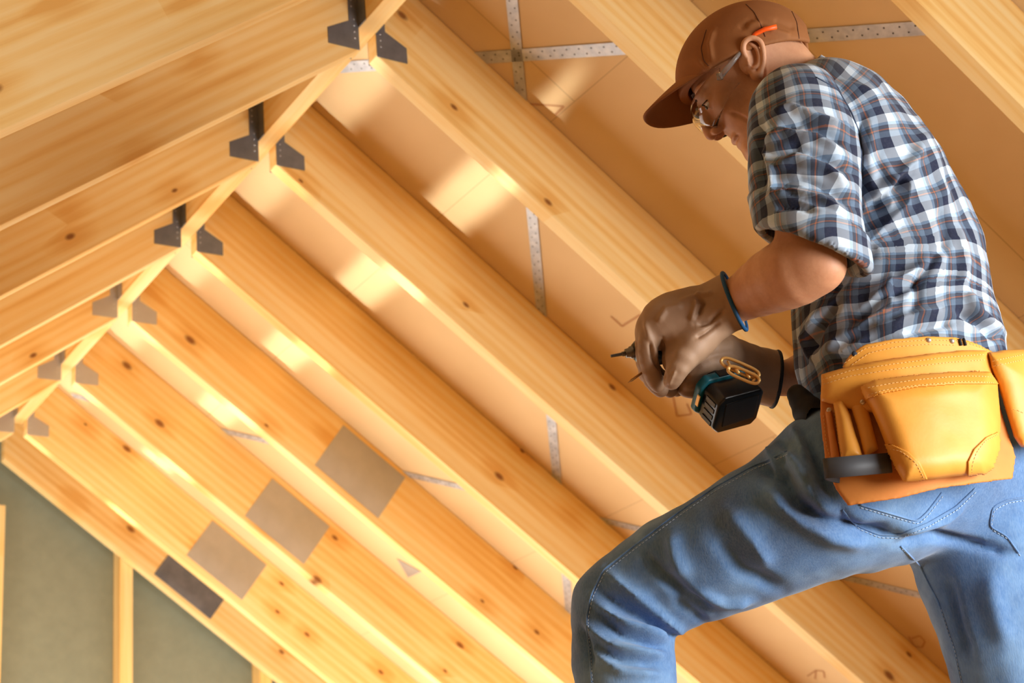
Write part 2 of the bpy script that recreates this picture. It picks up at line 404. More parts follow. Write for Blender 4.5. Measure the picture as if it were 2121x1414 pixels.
class Field:
    def __init__(s, lo, hi, r):
        s.lo = np.array(lo, float); s.r = r; s.n = np.ceil((np.array(hi) - s.lo) / r).astype(int) + 1
        ax = [(s.lo[i] + r * np.arange(s.n[i])).astype(np.float32) for i in range(3)]
        s.ax = ax; s.d = np.full(tuple(s.n), 1., np.float32)
    def win(s, lo, hi):
        i0 = np.clip(np.floor((np.array(lo) - s.lo) / s.r).astype(int), 0, s.n - 1); i1 = np.clip(np.ceil((np.array(hi) - s.lo) / s.r).astype(int) + 1, 1, s.n)
        sl = tuple(slice(a, b) for a, b in zip(i0, i1))
        X, Y, Z = np.meshgrid(s.ax[0][sl[0]], s.ax[1][sl[1]], s.ax[2][sl[2]], indexing='ij', sparse=True)
        return sl, X, Y, Z
    def put(s, sl, d, k, op):
        if op == '+': s.d[sl] = smin(s.d[sl], d, k)
        elif op == '-': s.d[sl] = smax(s.d[sl], -d, k)
        else: s.d[sl] = smax(s.d[sl], d, k)
    def ell(s, c, axes, rad, k=.01, op='+'):
        c = np.array(c, float); rad = np.array(rad, float); A = np.array([nrm(a) for a in axes])
        ext = np.sqrt(((A * rad[:, None]) ** 2).sum(0)) + k + .02
        sl, X, Y, Z = s.win(c - ext, c + ext); X = X - c[0]; Y = Y - c[1]; Z = Z - c[2]
        q = [(a[0] * X + a[1] * Y + a[2] * Z) for a in A]
        k1 = np.sqrt(sum((q[i] / rad[i]) ** 2 for i in range(3))); k2 = np.sqrt(sum((q[i] / rad[i] ** 2) ** 2 for i in range(3))) + 1e-6
        s.put(sl, k1 * (k1 - 1) / k2, k, op)
    def chain(s, pts, k=.01, op='+', v=(0, 0, 1), flat=1.0, sub=0):
        # pts: (x,y,z,ra[,rb]); ra lies in the plane perpendicular to v, rb along v
        pts = [np.array([*p[:3], p[3], p[4] if len(p) > 4 else p[3] * flat], float) for p in pts]
        if sub:
            out = []
            for i in range(len(pts) - 1):
                p0 = pts[max(i - 1, 0)]; p1 = pts[i]; p2 = pts[i + 1]; p3 = pts[min(i + 2, len(pts) - 1)]
                for j in range(sub):
                    t = j / sub; out.append(.5 * (2 * p1 + (p2 - p0) * t + (2 * p0 - 5 * p1 + 4 * p2 - p3) * t * t + (3 * p1 - p0 - 3 * p2 + p3) * t ** 3))
            out.append(pts[-1]); pts = out
        v = nrm(v)
        R = max(p[3:].max() for p in pts) + k + .02
        lo = np.min([p[:3] for p in pts], 0) - R; hi = np.max([p[:3] for p in pts], 0) + R
        sl, X, Y, Z = s.win(lo, hi); D = None
        for a, b in zip(pts, pts[1:]):
            ab = b[:3] - a[:3]; L2 = ab @ ab
            t = np.clip(((X - a[0]) * ab[0] + (Y - a[1]) * ab[1] + (Z - a[2]) * ab[2]) / L2, 0, 1)
            qx = X - a[0] - t * ab[0]; qy = Y - a[1] - t * ab[1]; qz = Z - a[2] - t * ab[2]
            ra = a[3] + (b[3] - a[3]) * t; rb = a[4] + (b[4] - a[4]) * t
            al = qx * v[0] + qy * v[1] + qz * v[2]; q2 = qx * qx + qy * qy + qz * qz
            pe2 = np.maximum(q2 - al * al, 0)
            k1 = np.sqrt(pe2 / ra ** 2 + al * al / rb ** 2); k2 = np.sqrt(pe2 / ra ** 4 + al * al / rb ** 4) + 1e-6
            d = k1 * (k1 - 1) / k2
            D = d if D is None else smin(D, d, .004)
        s.put(sl, D, k, op)
    def half(s, c, n, k=.0, op='&'):      # keep the side n points away from
        n = nrm(n); sl, X, Y, Z = s.win(s.lo, s.lo + s.n * s.r); s.put(sl, (X - c[0]) * n[0] + (Y - c[1]) * n[1] + (Z - c[2]) * n[2], k, op)
    def slab(s, poly, zf, th, k=.003, op='+', bulge=0, bw=.03, pmax=None):
        # polygon drawn where it stands, wrapped on the surface z=zf(px,py); half thickness th, swelling outwards by bulge
        poly = np.array(poly, float); zs = np.array([zf(x, y) for x, y in poly]); z0 = zs.min() - .08 - bulge; z1 = zs.max() + .08
        cs = np.array([P(x, y, z) for (x, y) in poly for z in (z0, z1)])
        sl, X, Y, Z = s.win(cs.min(0) - .01, cs.max(0) + .01)
        kk = FPX / (D0 + Z); px = X * kk + W / 2; py = Y * kk + H / 2
        d = np.full(np.broadcast(px, py).shape, 1e9, np.float32); sg = np.ones_like(d)
        n = len(poly)
        for i in range(n):
            a = poly[i]; b = poly[i - 1]; e = b - a; wx = px - a[0]; wy = py - a[1]
            t = np.clip((wx * e[0] + wy * e[1]) / (e @ e + 1e-9), 0, 1)
            d = np.minimum(d, (wx - e[0] * t) ** 2 + (wy - e[1] * t) ** 2)
            c1 = py >= a[1]; c2 = py < b[1]; c3 = e[0] * wy > e[1] * wx
            fl = (c1 & c2 & c3) | (~c1 & ~c2 & ~c3); sg = np.where(fl, -sg, sg)
        d2 = sg * np.sqrt(d) / kk                      # metres
        zc_ = zf(px, py)
        ins = np.clip(-d2 / bw, 0, 1); hb = bulge * np.sqrt(np.clip(1 - (1 - ins) ** 2, 0, 1))
        dz = np.maximum(Z - zc_ - th, (zc_ - th - hb) - Z)
        s.put(sl, smax(d2, dz * .8, .004), k, op)
    def mesh(s):
        d = s.d; ins = d < 0; n = d.shape
        c = [ins[i:n[0] - 1 + i, j:n[1] - 1 + j, k:n[2] - 1 + k] for i in (0, 1) for j in (0, 1) for k in (0, 1)]
        cnt = sum(x.astype(np.int8) for x in c); act = (cnt > 0) & (cnt < 8)
        idx = np.full(act.shape, -1, np.int64); ai = np.argwhere(act); idx[act] = np.arange(len(ai))
        pos = np.zeros((len(ai), 3)); num = np.zeros(len(ai))
        for ax in range(3):
            o1, o2 = [a for a in range(3) if a != ax]
            for u in (0, 1):
                for w in (0, 1):
                    st = ai.copy(); st[:, o1] += u; st[:, o2] += w; en = st.copy(); en[:, ax] += 1
                    a = d[tuple(st.T)]; b = d[tuple(en.T)]; m = (a < 0) != (b < 0)
                    t = np.where(m, a / np.where(m, a - b, 1), 0); pp = st.astype(float); pp[:, ax] += t
                    pos[m] += pp[m]; num[m] += 1
        pos /= num[:, None]; V = s.lo + pos * s.r; F = []
        for ax in range(3):
            o1, o2 = (ax + 1) % 3, (ax + 2) % 3
            sa = [slice(None)] * 3; sb = [slice(None)] * 3; sa[ax] = slice(0, -1); sb[ax] = slice(1, None)
            a = ins[tuple(sa)]; b = ins[tuple(sb)]; ch = np.argwhere(a != b)
            ok = np.all((ch[:, [o1, o2]] > 0), 1) & (ch[:, o1] < n[o1] - 1) & (ch[:, o2] < n[o2] - 1); ch = ch[ok]
            q = []
            for (u, w) in ((0, 0), (-1, 0), (-1, -1), (0, -1)):
                e = ch.copy(); e[:, o1] += u; e[:, o2] += w; q.append(idx[tuple(e.T)])
            q = np.stack(q, 1); fl = ins[tuple(ch.T)]; q[~fl] = q[~fl][:, ::-1]; F.append(q)
        return V, np.concatenate(F)
def normals(V, F):
    a = V[F[:, 2]] - V[F[:, 0]]; b = V[F[:, 3]] - V[F[:, 1]]; fn = np.cross(a, b); N = np.zeros_like(V)
    for i in range(4): np.add.at(N, F[:, i], fn)
    return N / (np.linalg.norm(N, axis=1)[:, None] + 1e-12)
def smooth(V, F, it=1, lam=.5):
    for _ in range(it):
        S_ = np.zeros_like(V); c = np.zeros(len(V))
        for i in range(4):
            j = F[:, (i + 1) % 4]; np.add.at(S_, F[:, i], V[j]); np.add.at(c, F[:, i], 1); np.add.at(S_, j, V[F[:, i]]); np.add.at(c, j, 1)
        V = V + lam * (S_ / np.maximum(c, 1)[:, None] - V)
    return V
def vnoise(V, sc_, seed=0):
    r = np.random.RandomState(seed); T = r.rand(32, 32, 32); q = V * sc_; i = np.floor(q).astype(int); f = q - i; f = f * f * (3 - 2 * f); out = 0
    for a in (0, 1):
        for b in (0, 1):
            for c in (0, 1):
                w = (f[:, 0] if a else 1 - f[:, 0]) * (f[:, 1] if b else 1 - f[:, 1]) * (f[:, 2] if c else 1 - f[:, 2])
                out = out + w * T[(i[:, 0] + a) % 32, (i[:, 1] + b) % 32, (i[:, 2] + c) % 32]
    return out - .5
def folds(V, F, fl, only_near=True, gain=1.5):
    # cloth folds: (polyline in photo pixels, width px, height m); + ridge, - crease, on the side that carries them
    N = normals(V, F); p = toPx(V); D = np.zeros(len(V)); front = np.clip(-N[:, 2] * 2.5 + .15, 0, 1) if only_near else 1
    for poly, w, hgt in fl:
        poly = np.array(poly, float); best = np.full(len(V), 1e9); tt = np.zeros(len(V)); n = len(poly) - 1
        for i in range(n):
            a, b = poly[i], poly[i + 1]; e = b - a; t = np.clip(((p - a) @ e) / (e @ e), 0, 1); dd = np.linalg.norm(p - a - t[:, None] * e, axis=1)
            m = dd < best; best[m] = dd[m]; tt[m] = (i + t[m]) / n
        D += gain * hgt * np.exp(-(best / w) ** 2) * np.clip(np.sin(np.pi * np.clip(tt, .04, .96)) * 1.8, 0, 1)
    return V + N * (D * front)[:, None]
def fig(name, V, F, mat, parent, base=None, uv=None, sm=True):
    base = Vector(parent['_b']) if base is None else Vector(base)
    o = mesh_obj(name, toW(V) - np.array(base), F, mat, parent, sm)
    if uv is not None:
        l = o.data.uv_layers.new(name='cloth'); vi = np.zeros(len(o.data.loops), np.int32); o.data.loops.foreach_get('vertex_index', vi)
        u = uv[vi]
        if len(F) * 4 == len(vi):      # no tearing where the angle wraps round
            q = u.reshape(-1, 4, 2); per = PERIOD
            q[:, :, 0] -= np.round((q[:, :, 0] - q[:, :1, 0]) / per) * per; u = q.reshape(-1, 2)
        l.data.foreach_set('uv', u.astype(np.float32).ravel())
    return o
def fig_mb(mb, name, mat, parent, smooth_=False, bevel=0, seg=2):
    v = toW(np.array([tuple(p) for p in mb.v])) - np.array(parent['_b'])
    q = MB(); q.v = [tuple(x) for x in v]; q.f = mb.f
    import bmesh
    o = q.build(name, mat, parent, smooth_, None, bevel, seg)
    bm = bmesh.new(); bm.from_mesh(o.data); bmesh.ops.recalc_face_normals(bm, faces=bm.faces); bm.to_mesh(o.data); bm.free()
    return o
def thing(name, basepx, label, cat, group=None):
    b = toW(P(*basepx))[0]; e = empty(name, b, label, cat, group); e['_b'] = [float(x) for x in b]; return e
def tree(V, F): return BVHTree.FromPolygons(np.asarray(V).tolist(), np.asarray(F).tolist())
def drape(poly, bvh, off=.001, step=4, fall=None):
    poly = np.array(poly, float); out = []
    for a, b in zip(poly, poly[1:]):
        n = max(1, int(np.linalg.norm(b - a) / step))
        for i in range(n): out.append(a + (b - a) * i / n)
    out.append(poly[-1]); res = []
    o = Vector((0, 0, -D0))
    for x, y in out:
        d = (Vector(P(x, y, 0)) - o).normalized(); h = bvh.ray_cast(o, d)
        if h[0] is not None:
            nn = h[1] if h[1].dot(d) < 0 else -h[1]
            res.append(h[0] + nn * off)
    return res
def smoothpath(pts, n=2):
    for _ in range(n): pts = [pts[0]] + [(a + b * 2 + c) / 4 for a, b, c in zip(pts, pts[1:], pts[2:])] + [pts[-1]]
    return pts
def stitches(mb, path, ln=.0035, gap=.0028, r=.00055):
    acc = 0; path = smoothpath(path)
    seg = []; L = [0]
    for a, b in zip(path, path[1:]): L.append(L[-1] + (b - a).length)
    def at(s):
        i = max(0, min(len(path) - 2, int(np.searchsorted(L, s)) - 1)); t = (s - L[i]) / max(1e-9, L[i + 1] - L[i]); return path[i].lerp(path[i + 1], t)
    s = 0
    while s + ln < L[-1]: mb.tube([at(s), at(s + ln)], r, 5); s += ln + gap

# ------------------------------------------------------------------ figure materials
PERIOD = .056
def plaid_mat():
    w = NT('checked_cotton', .85, 0, .15)
    tc = w.n('ShaderNodeTexCoord'); sx = w.n('ShaderNodeSeparateXYZ'); w.l(tc.outputs['UV'], sx.inputs[0])
    WH, LB, SL, NV, GB, OR_ = S(218, 232, 244), S(148, 178, 206), S(90, 98, 112), S(22, 36, 70), S(110, 132, 156), S(196, 120, 74)
    def prof(x, off):
        f = w.math('FRACT', w.math('ADD', w.math('DIVIDE', x, PERIOD), off + 50.))
        return w.ramp(f, [(0, WH), (.22, LB), (.31, SL), (.42, OR_), (.455, SL), (.50, GB), (.66, NV), (.93, NV), (.95, WH)], 'CONSTANT')
    a = prof(sx.outputs[0], .1); b = prof(sx.outputs[1], .45)
    # twill: the two thread sets share the surface
    c = w.mix(.5, a, b); c = w.mix(.35, c, w.mix(1., a, b, 'MULTIPLY'))
    n = w.noise(w.coords(), 260, 2); c = w.mix(w.math('MULTIPLY', n, .2), c, S(110, 110, 116)); w.color(c)
    n2 = w.noise(w.coords(), 900, 1); w.bump(n2, .12, .0006); w.b.inputs['Sheen Weight'].default_value = .15; return w.m
def denim_mat():
    w = NT('denim', .88, 0, .15)
    co = w.coords(); n1 = w.noise(co, 5.5, 4, .6); n2 = w.noise(w.coords(scale=(1, 1, .25)), 420, 2, .7); n3 = w.noise(co, 60, 3)
    c = w.ramp(n1, [(.30, S(34, 68, 118)), (.5, S(62, 110, 168)), (.68, S(124, 166, 210))])
    c = w.mix(w.math('MULTIPLY', n2, .55), c, S(160, 190, 222)); c = w.mix(w.math('MULTIPLY', n3, .3), c, S(40, 66, 104)); w.color(c)
    w.bump(n2, .35, .001); w.b.inputs['Sheen Weight'].default_value = .2; return w.m
def leather_mat(name, c1, c2, rough=.42):
    w = NT(name, rough, 0, .45); co = w.coords(); n1 = w.noise(co, 7, 4, .6); n2 = w.noise(co, 220, 3, .6)
    w.color(w.ramp(n1, [(.3, c1), (.7, c2)])); w.bump(n2, .18, .0008); return w.m
def skin_mat():
    w = NT('skin', .52, 0, .35); co = w.coords(); n1 = w.noise(co, 14, 4, .6); n2 = w.noise(co, 160, 3, .6)
    c = w.ramp(n1, [(.3, S(194, 138, 102)), (.7, S(218, 166, 128))]); w.color(w.mix(w.math('MULTIPLY', n2, .25), c, S(150, 84, 60)))
    w.b.inputs['Subsurface Weight'].default_value = .08; w.b.inputs['Subsurface Radius'].default_value = (.01, .004, .002); w.b.inputs['Subsurface Scale'].default_value = .5
    w.bump(n2, .25, .001); return w.m
M['plaid'] = plaid_mat(); M['denim'] = denim_mat(); M['skin'] = skin_mat()
M['tan'] = leather_mat('tan_leather', S(216, 146, 50), S(234, 168, 72), .5); M['tan_rough'] = leather_mat('tan_suede', S(196, 118, 48), S(214, 138, 62), .7)
M['glove'] = leather_mat('glove_leather', S(150, 118, 92), S(180, 148, 120), .6)
M['cap'] = leather_mat('brown_duck_cloth', S(134, 82, 40), S(154, 98, 52), .8)
M['capdark'] = plain('cap_seam', S(86, 50, 28), .8)
M['thread'] = plain('cream_thread', S(232, 188, 120), .7); M['thread_dark'] = plain('dark_thread', S(150, 92, 40), .7)
M['jean_thread'] = plain('jean_thread', S(176, 196, 216), .8); M['navy'] = plain('navy_binding', S(24, 34, 46), .7)
M['jean_dark'] = plain('dark_blue_thread', S(58, 72, 96), .8); M['blue'] = plain('blue_binding', S(18, 78, 124), .6)
M['blackp'] = plain('black_plastic', S(20, 20, 21), .28, .5, 0, .1, 60, .05); M['black'] = plain('black_webbing', S(18, 18, 19), .7)
M['strapgrey'] = plain('grey_rubber_strap', S(62, 64, 68), .6); M['teal'] = plain('teal_plastic', S(18, 96, 112), .4)
M['gold'] = plain('brass_coloured_clip', S(226, 178, 106), .4, .5, .5); M['steel'] = plain('drill_steel', S(110, 108, 106), .3, .5, .9)
M['orange'] = plain('orange_rubber', S(255, 96, 22), .45); M['rivet'] = plain('rivet', S(208, 196, 180), .3, .5, .8)
M['screw'] = plain('brass_screw', S(150, 104, 52), .35, .5, .8); M['eyew'] = plain('eye', S(220, 214, 206), .2, .5)
M['iris'] = plain('iris', S(60, 70, 70), .2, .5); M['lid'] = plain('lashes', S(60, 36, 24), .8); M['lip'] = plain('lip', S(176, 96, 78), .5)
g = NT('clear_polycarbonate', .03, 0, .5); g.b.inputs['Transmission Weight'].default_value = 1; g.b.inputs['IOR'].default_value = 1.25; g.color((.97, .98, .98, 1)); M['clear'] = g.m
g = NT('frosted_polycarbonate', .18, 0, .5); g.b.inputs['Transmission Weight'].default_value = .8; g.b.inputs['IOR'].default_value = 1.3; g.color((.72, .68, .64, 1)); M['frost'] = g.m

# ================================================================== the worker
person = thing('person', (2050, 2050, -.5), 'person in cap, checked shirt and jeans, leaning forward with left knee raised, holding a drill', 'person')
person.location = person.location
# ---- head frame
U3 = nrm((-.57, -.76, .31)); F3 = nrm((-.80, .60, .0)); F3 = nrm(F3 - U3 * (F3 @ U3)); L3 = -np.cross(F3, U3)
HS = 1.08; ZH = .03
HO = P(1560, 122, ZH - .075) - L3 * .075 * HS
def hd(f, u, l=0.): return HO + (F3 * f + U3 * u + L3 * l) * HS
AX = (F3, U3, L3)
# ---- body: head, neck, arms in one surface
C0 = P(1500, 180, 0)
fb = Field(HO - .17, HO + np.array([.21, .20, .17]), .0020)
fb.ell(hd(-.002, .035), AX, np.array((.095, .080, .076)) * HS)
fb.ell(hd(.040, -.020), AX, np.array((.058, .078, .060)) * HS, .02)
fb.chain([(*hd(.000, -.045, s * .052), .020) if j == 0 else (*hd(.078, -.098, s * .018), .016) for s in (1,) for j in (0, 1)], .025)
fb.chain([(*hd(.000, -.045, -.052), .020), (*hd(.078, -.098, -.018), .016)], .025)
fb.ell(hd(.077, -.097), AX, np.array((.016, .015, .022)) * HS, .014)
for s in (1, -1):
    fb.ell(hd(.066, -.018, s * .042), AX, np.array((.022, .022, .020)) * HS, .018)
    fb.ell(hd(.086, .026, s * .026), AX, np.array((.014, .010, .026)) * HS, .012)
    fb.ell(hd(.104, .000, s * .034), AX, np.array((.016, .013, .018)) * HS, .008, '-')
fb.ell(hd(.068, -.070), AX, np.array((.024, .026, .030)) * HS, .014)
fb.chain([(*hd(.092, .018), .009), (*hd(.108, -.010), .009), (*hd(.1145, -.032), .0105)], .008, sub=3)
for s in (1, -1): fb.ell(hd(.104, -.036, s * .0125), AX, np.array((.011, .0085, .007)) * HS, .004)
for s in (1, -1): fb.ell(hd(.108, -.0445, s * .0075), AX, np.array((.006, .006, .0042)) * HS, .002, '-')
fb.ell(hd(.0885, -.0645), AX, np.array((.009, .0058, .021)) * HS, .004)
fb.ell(hd(.0855, -.0760), AX, np.array((.009, .0068, .019)) * HS, .004)
fb.chain([(*hd(.084, -.0700, -.024), .0016), (*hd(.098, -.0700, 0), .0022), (*hd(.084, -.0700, .024), .0016)], .003, '-', sub=4)
fb.chain([(*hd(.100, -.042, .020), .002), (*hd(.090, -.062, .034), .002)], .006, '-')
# eyelids
for s in (1, -1): fb.ell(hd(.0835, .001, s * .033), AX, np.array((.0125, .0125, .0145)) * HS, .004)
# neck
fb.chain([(*hd(-.038, -.02), .060), (*P(1640, 175, .03), .060), (*P(1705, 235, .02), .070)], .02, flat=.95)
fb.chain([(*hd(-.02, -.075, .045), .012), (*P(1620, 235, -.02), .013)], .012)   # neck muscle
V, F = fb.mesh()
pxv = toPx(V)
V = folds(V, F, [([(1590, 150), (1597, 175), (1606, 195)], 3, -.002), ([(1604, 150), (1611, 172), (1622, 192)], 2.5, -.0016), ([(1586, 130), (1590, 165), (1600, 190)], 3, .0014),
                 ([(1512, 232), (1540, 244), (1556, 256)], 4, -.0022)])
V = smooth(V, F, 1, .4)
headV, headF = V, F
# ear: own patch of the body surface
fe = Field(hd(-.03, .0, .07) - .06, hd(-.03, .0, .07) + .06, .00125)
EA = P(1560, 120, ZH - .083); eu = nrm(P(1553, 78, ZH - .083) - P(1571, 160, ZH - .083)); ef = nrm(P(1530, 130, ZH - .083) - P(1590, 112, ZH - .083)); ef = nrm(ef - eu * (ef @ eu)); el = nrm(np.cross(eu, ef)); el = el if el[2] < 0 else -el
er = lambda a, b, c=0: EA + ef * a + eu * b + el * c
fe.ell(er(0, .002, -.004), (ef, eu, el), (.016, .030, .008), .003)
fe.ell(er(-.002, .004, .006), (ef, eu, el), (.0125, .024, .010), .003, '-')
rim = [(.010, .002, -.002), (.014, .016, .002), (.009, .029, .004), (-.004, .033, .006), (-.016, .024, .008), (-.018, .008, .008), (-.015, -.010, .006), (-.009, -.022, .003), (-.003, -.031, .001), (.004, -.030, -.001), (.007, -.020, -.003)]
fe.chain([(*er(*r_), .0036 if i not in (8, 9) else .0058) for i, r_ in enumerate(rim)], .002, sub=3)
fe.chain([(*er(.000, .024, .001), .0022), (*er(-.009, .014, .003), .0028), (*er(-.010, -.002, .003), .003), (*er(-.005, -.014, .002), .0028), (*er(.004, -.017, .001), .0026)], .002, sub=3)
fe.chain([(*er(.010, -.008, .001), .0036), (*er(.009, -.001, .001), .003)], .003)
fe.ell(er(.003, -.004, 0), (ef, eu, el), (.006, .009, .012), .002, '-')
fe.ell(er(.008, -.004, -.012), (ef, eu, el), (.016, .022, .012), .004)
eV, eF = fe.mesh(); eV = smooth(eV, eF, 1, .5)
# arms
Jl = P(1662, 262, -.15); El = P(1682, 552, -.25); Wl = P(1512, 628, -.10)
Jr = P(1740, 300, .20); Er_ = P(1760, 640, .17); Wr = P(1600, 778, .06)
fa = Field((.02, -.62, -.42), (.78, .25, .42), .0038)
fa.chain([(*Jl, .062), (*P(1668, 380, -.185), .056), (*P(1672, 480, -.225), .050), (*P(1690, 548, -.245), .044)], .01)
fa.chain([(*P(1690, 545, -.243), .046), (*P(1650, 560, -.225), .056, .054), (*P(1600, 582, -.185), .052, .050), (*P(1545, 612, -.13), .040, .038), (*P(1505, 632, -.10), .033, .029), (*P(1470, 640, -.09), .030, .026)], .015, sub=2)
fa.ell(P(1708, 556, -.262), ((1, 0, 0), (0, 1, 0), (0, 0, 1)), (.022, .022, .020), .02)
fa.chain([(*Jr, .060), (*P(1750, 480, .20), .052), (*Er_, .045), (*P(1690, 760, .11), .040), (*P(1640, 782, .07), .033), (*P(1590, 785, .045), .030)], .015)
fa.chain([(*P(1720, 290, 0), .08), (*P(1830, 560, .02), .10), (*P(1870, 820, -.06), .10)], .02)   # trunk under the shirt
fa.chain([(*Jl, .06), (*P(1720, 280, 0), .08), (*Jr, .06)], .03)
fa.chain([(*P(1705, 235, .02), .062), (*P(1720, 300, 0), .08)], .03)
aV, aF = fa.mesh(); aV = smooth(aV, aF, 2, .5)
BV = np.concatenate([aV, headV, eV]); BF = np.concatenate([aF, headF + len(aV), eF + len(aV) + len(headV)])
body = fig('body', BV, BF, M['skin'], person)
# eyes
for s in (1, -1):
    q = Field(hd(.09, 0, s * .033) - .025, hd(.09, 0, s * .033) + .025, .0018); q.ell(hd(.0885, -.001, s * .033), AX, np.array((.0105, .0045, .011)) * HS, 0); v, f = q.mesh(); fig('eye', v, f, M['eyew'], person)
    q = Field(hd(.09, 0, s * .033) - .025, hd(.09, 0, s * .033) + .025, .0012); q.ell(hd(.0985, -.003, s * .034), AX, np.array((.0022, .0035, .0045)) * HS, 0); v, f = q.mesh(); fig('iris', v, f, M['iris'], person)
    mb = MB(); mb.tube([hd(.095, .004, s * .022), hd(.101, .0055, s * .032), hd(.092, .002, s * .046)], .0012, 6); fig_mb(mb, 'eyelashes', M['lid'], person, True)
    mb = MB(); mb.tube([hd(.100, .024, s * .014), hd(.102, .030, s * .028), hd(.090, .026, s * .044)], [.0022, .003, .0015], 6); fig_mb(mb, 'eyebrow', M['lid'], person, True)

# ---- cap
fc = Field(HO - .19, HO + .19, .0024)
KC = hd(.001, .026)
fc.ell(KC, AX, (.128, .112, .098), 0)
cutn = nrm(F3 * .30 - U3 * .95)                      # rim plane: low at the nape, high over the brow
cutp = hd(.0, .012)
fc.half(cutp, cutn, .003)
fc.ell(hd(-.003, .026), AX, np.array((.1065, .0945, .0825)) * HS, .002, '-')
fc.ell(HO + (F3 * .02 + U3 * -.03) * HS, AX, (.10, .06, .085), .004, '-')
fc.ell(hd(-.105, -.012), AX, (.03, .030, .030), .006, '-')
cV, cF = fc.mesh()
cV = folds(cV, cF, [([(1438, 120), (1470, 150), (1466, 128)], 5, .002), ([(1480, 60), (1470, 90), (1476, 130)], 5, .003), ([(1545, 50), (1580, 52)], 8, .003), ([(1600, 40), (1650, 60)], 6, -.002), ([(1590, 60), (1640, 75)], 6, .003), ([(1530, 60), (1560, 40)], 6, -.002)])
cV = smooth(cV, cF, 1, .4)
cap = fig('cap', cV, cF, M['cap'], person)
cap_t = tree(cV, cF)
mb = MB()
for poly in ([(1545, 9), (1562, 25), (1575, 50), (1585, 76)], [(1463, 62), (1452, 100), (1457, 125), (1468, 137)], [(1640, 24), (1650, 45), (1655, 80)]):
    pth = drape(poly, cap_t, .0002, 3)
    if len(pth) > 3: mb.tube(smoothpath(pth, 3), .0009, 6)
sm_ = fig_mb(mb, 'panel_seams', M['capdark'], person, True); tag(sm_, kind='stuff'); sm_.parent = cap; 
NBX = 25; bv = []; bf = []
for i in range(NBX):
    s = -1 + 2 * i / (NBX - 1); l = s * .086
    fi = .004 + .122 * math.sqrt(max(0, 1 - (abs(s) * .93) ** 2)) - .014; fo = fi + .086 * (1 - abs(s) ** 3.2)
    for j in range(13):
        t = j / 12; f_ = fi + (fo - fi) * t; bv.append(HO + F3 * f_ + L3 * l * (1 - .10 * t) + U3 * (.072 + .18 * l - 8.0 * l * l - .04 * (f_ - .11) - .9 * (f_ - .11) ** 2))
for i in range(NBX - 1):
    for j in range(12): a = i * 13 + j; bf.append((a, a + 1, a + 14, a + 13))
mbb = MB(); mbb.v = [tuple(x) for x in bv]; mbb.f = bf
brim = fig_mb(mbb, 'brim', M['cap'], person, True); brim.parent = cap
so_ = brim.modifiers.new('thick', 'SOLIDIFY'); so_.thickness = .0035; so_.offset = 0
mb = MB(); mb.tube([hd(-.098, .055, .0), hd(-.101, .052, .0)], .006, 10); x_ = fig_mb(mb, 'button', M['cap'], person, True); x_.parent = cap

# ---- shirt: trunk and two rolled sleeves
TORSO = [(1705, 215, .02, .075, .165), (1735, 262, .02, .108, .195), (1772, 350, .015, .135, .19), (1812, 440, .01, .148, .175), (1845, 540, .0, .160, .165), (1848, 640, -.02, .172, .158), (1862, 730, -.05, .176, .155), (1878, 800, -.07, .170, .150)]
TP = [(*P(a, b, c), d, e) for a, b, c, d, e in TORSO]
ft = Field((.10, -.60, -.36), (.98, .30, .36), .0042)
ft.chain(TP, .02, sub=2, v=(.10, 0, 1))
ft.chain([(*P(1650, 262, -.13), .072), (*P(1700, 240, -.04), .075)], .03)
ft.chain([(*P(1795, 290, .16), .07), (*P(1740, 300, .20), .07)], .03)
ft.half(P(1880, 800, 0), (.15, 1, 0)); 
ft.chain([(*P(1632, 188, .03), .058), (*P(1665, 190, .03), .056)], .004, '-', flat=1.0)
tV, tF = ft.mesh(); tV = smooth(tV, tF, 2, .5)
TFOLD = [([(1905, 290), (1890, 340), (1845, 380), (1790, 420)], 11, .011), ([(1895, 340), (1850, 400), (1795, 440)], 9, -.013), ([(1880, 340), (1880, 420), (1800, 500), (1780, 540)], 9, .009),
         ([(1965, 520), (1930, 545), (1850, 590), (1790, 640)], 12, .012), ([(1960, 505), (1900, 580), (1830, 615), (1740, 700)], 9, -.014), ([(1820, 500), (1760, 560), (1700, 620)], 12, -.012), ([(1850, 480), (1790, 520), (1760, 560)], 10, .009),
         ([(1870, 640), (1800, 655), (1740, 700), (1700, 750)], 11, .011), ([(1960, 640), (1900, 650), (1850, 670), (1790, 680)], 9, .009), ([(1980, 665), (1920, 680), (1860, 690)], 7, -.009), ([(2000, 600), (2020, 650), (2080, 690)], 9, .010), ([(1980, 640), (2030, 670), (2070, 705)], 7, -.010),
         ([(1790, 230), (1782, 290), (1778, 380), (1775, 450)], 8, -.012), ([(1800, 260), (1800, 330), (1810, 400)], 10, .007), ([(1900, 250), (1940, 350), (1960, 430)], 12, .006), ([(1950, 330), (1990, 420), (2010, 520)], 10, -.005),
         ([(1990, 450), (2000, 540), (1990, 600)], 12, .007), ([(1940, 420), (1960, 480), (1955, 540)], 9, -.006), ([(1700, 640), (1670, 700), (1690, 760)], 9, .009), ([(1740, 620), (1700, 680), (1680, 740)], 8, -.010), ([(1800, 700), (1760, 720), (1720, 745)], 7, .008),
         ([(1830, 330), (1850, 380), (1840, 440)], 9, .006), ([(1730, 165), (1790, 185), (1850, 225)], 6, .004), ([(1850, 560), (1840, 600), (1850, 640)], 9, .006), ([(1900, 560), (1900, 620), (1880, 660)], 9, -.006)]
tV = folds(tV, tF, TFOLD); tV = tV + normals(tV, tF) * (vnoise(tV, 22, 3) * .006)[:, None]; tV = smooth(tV, tF, 1, .4)
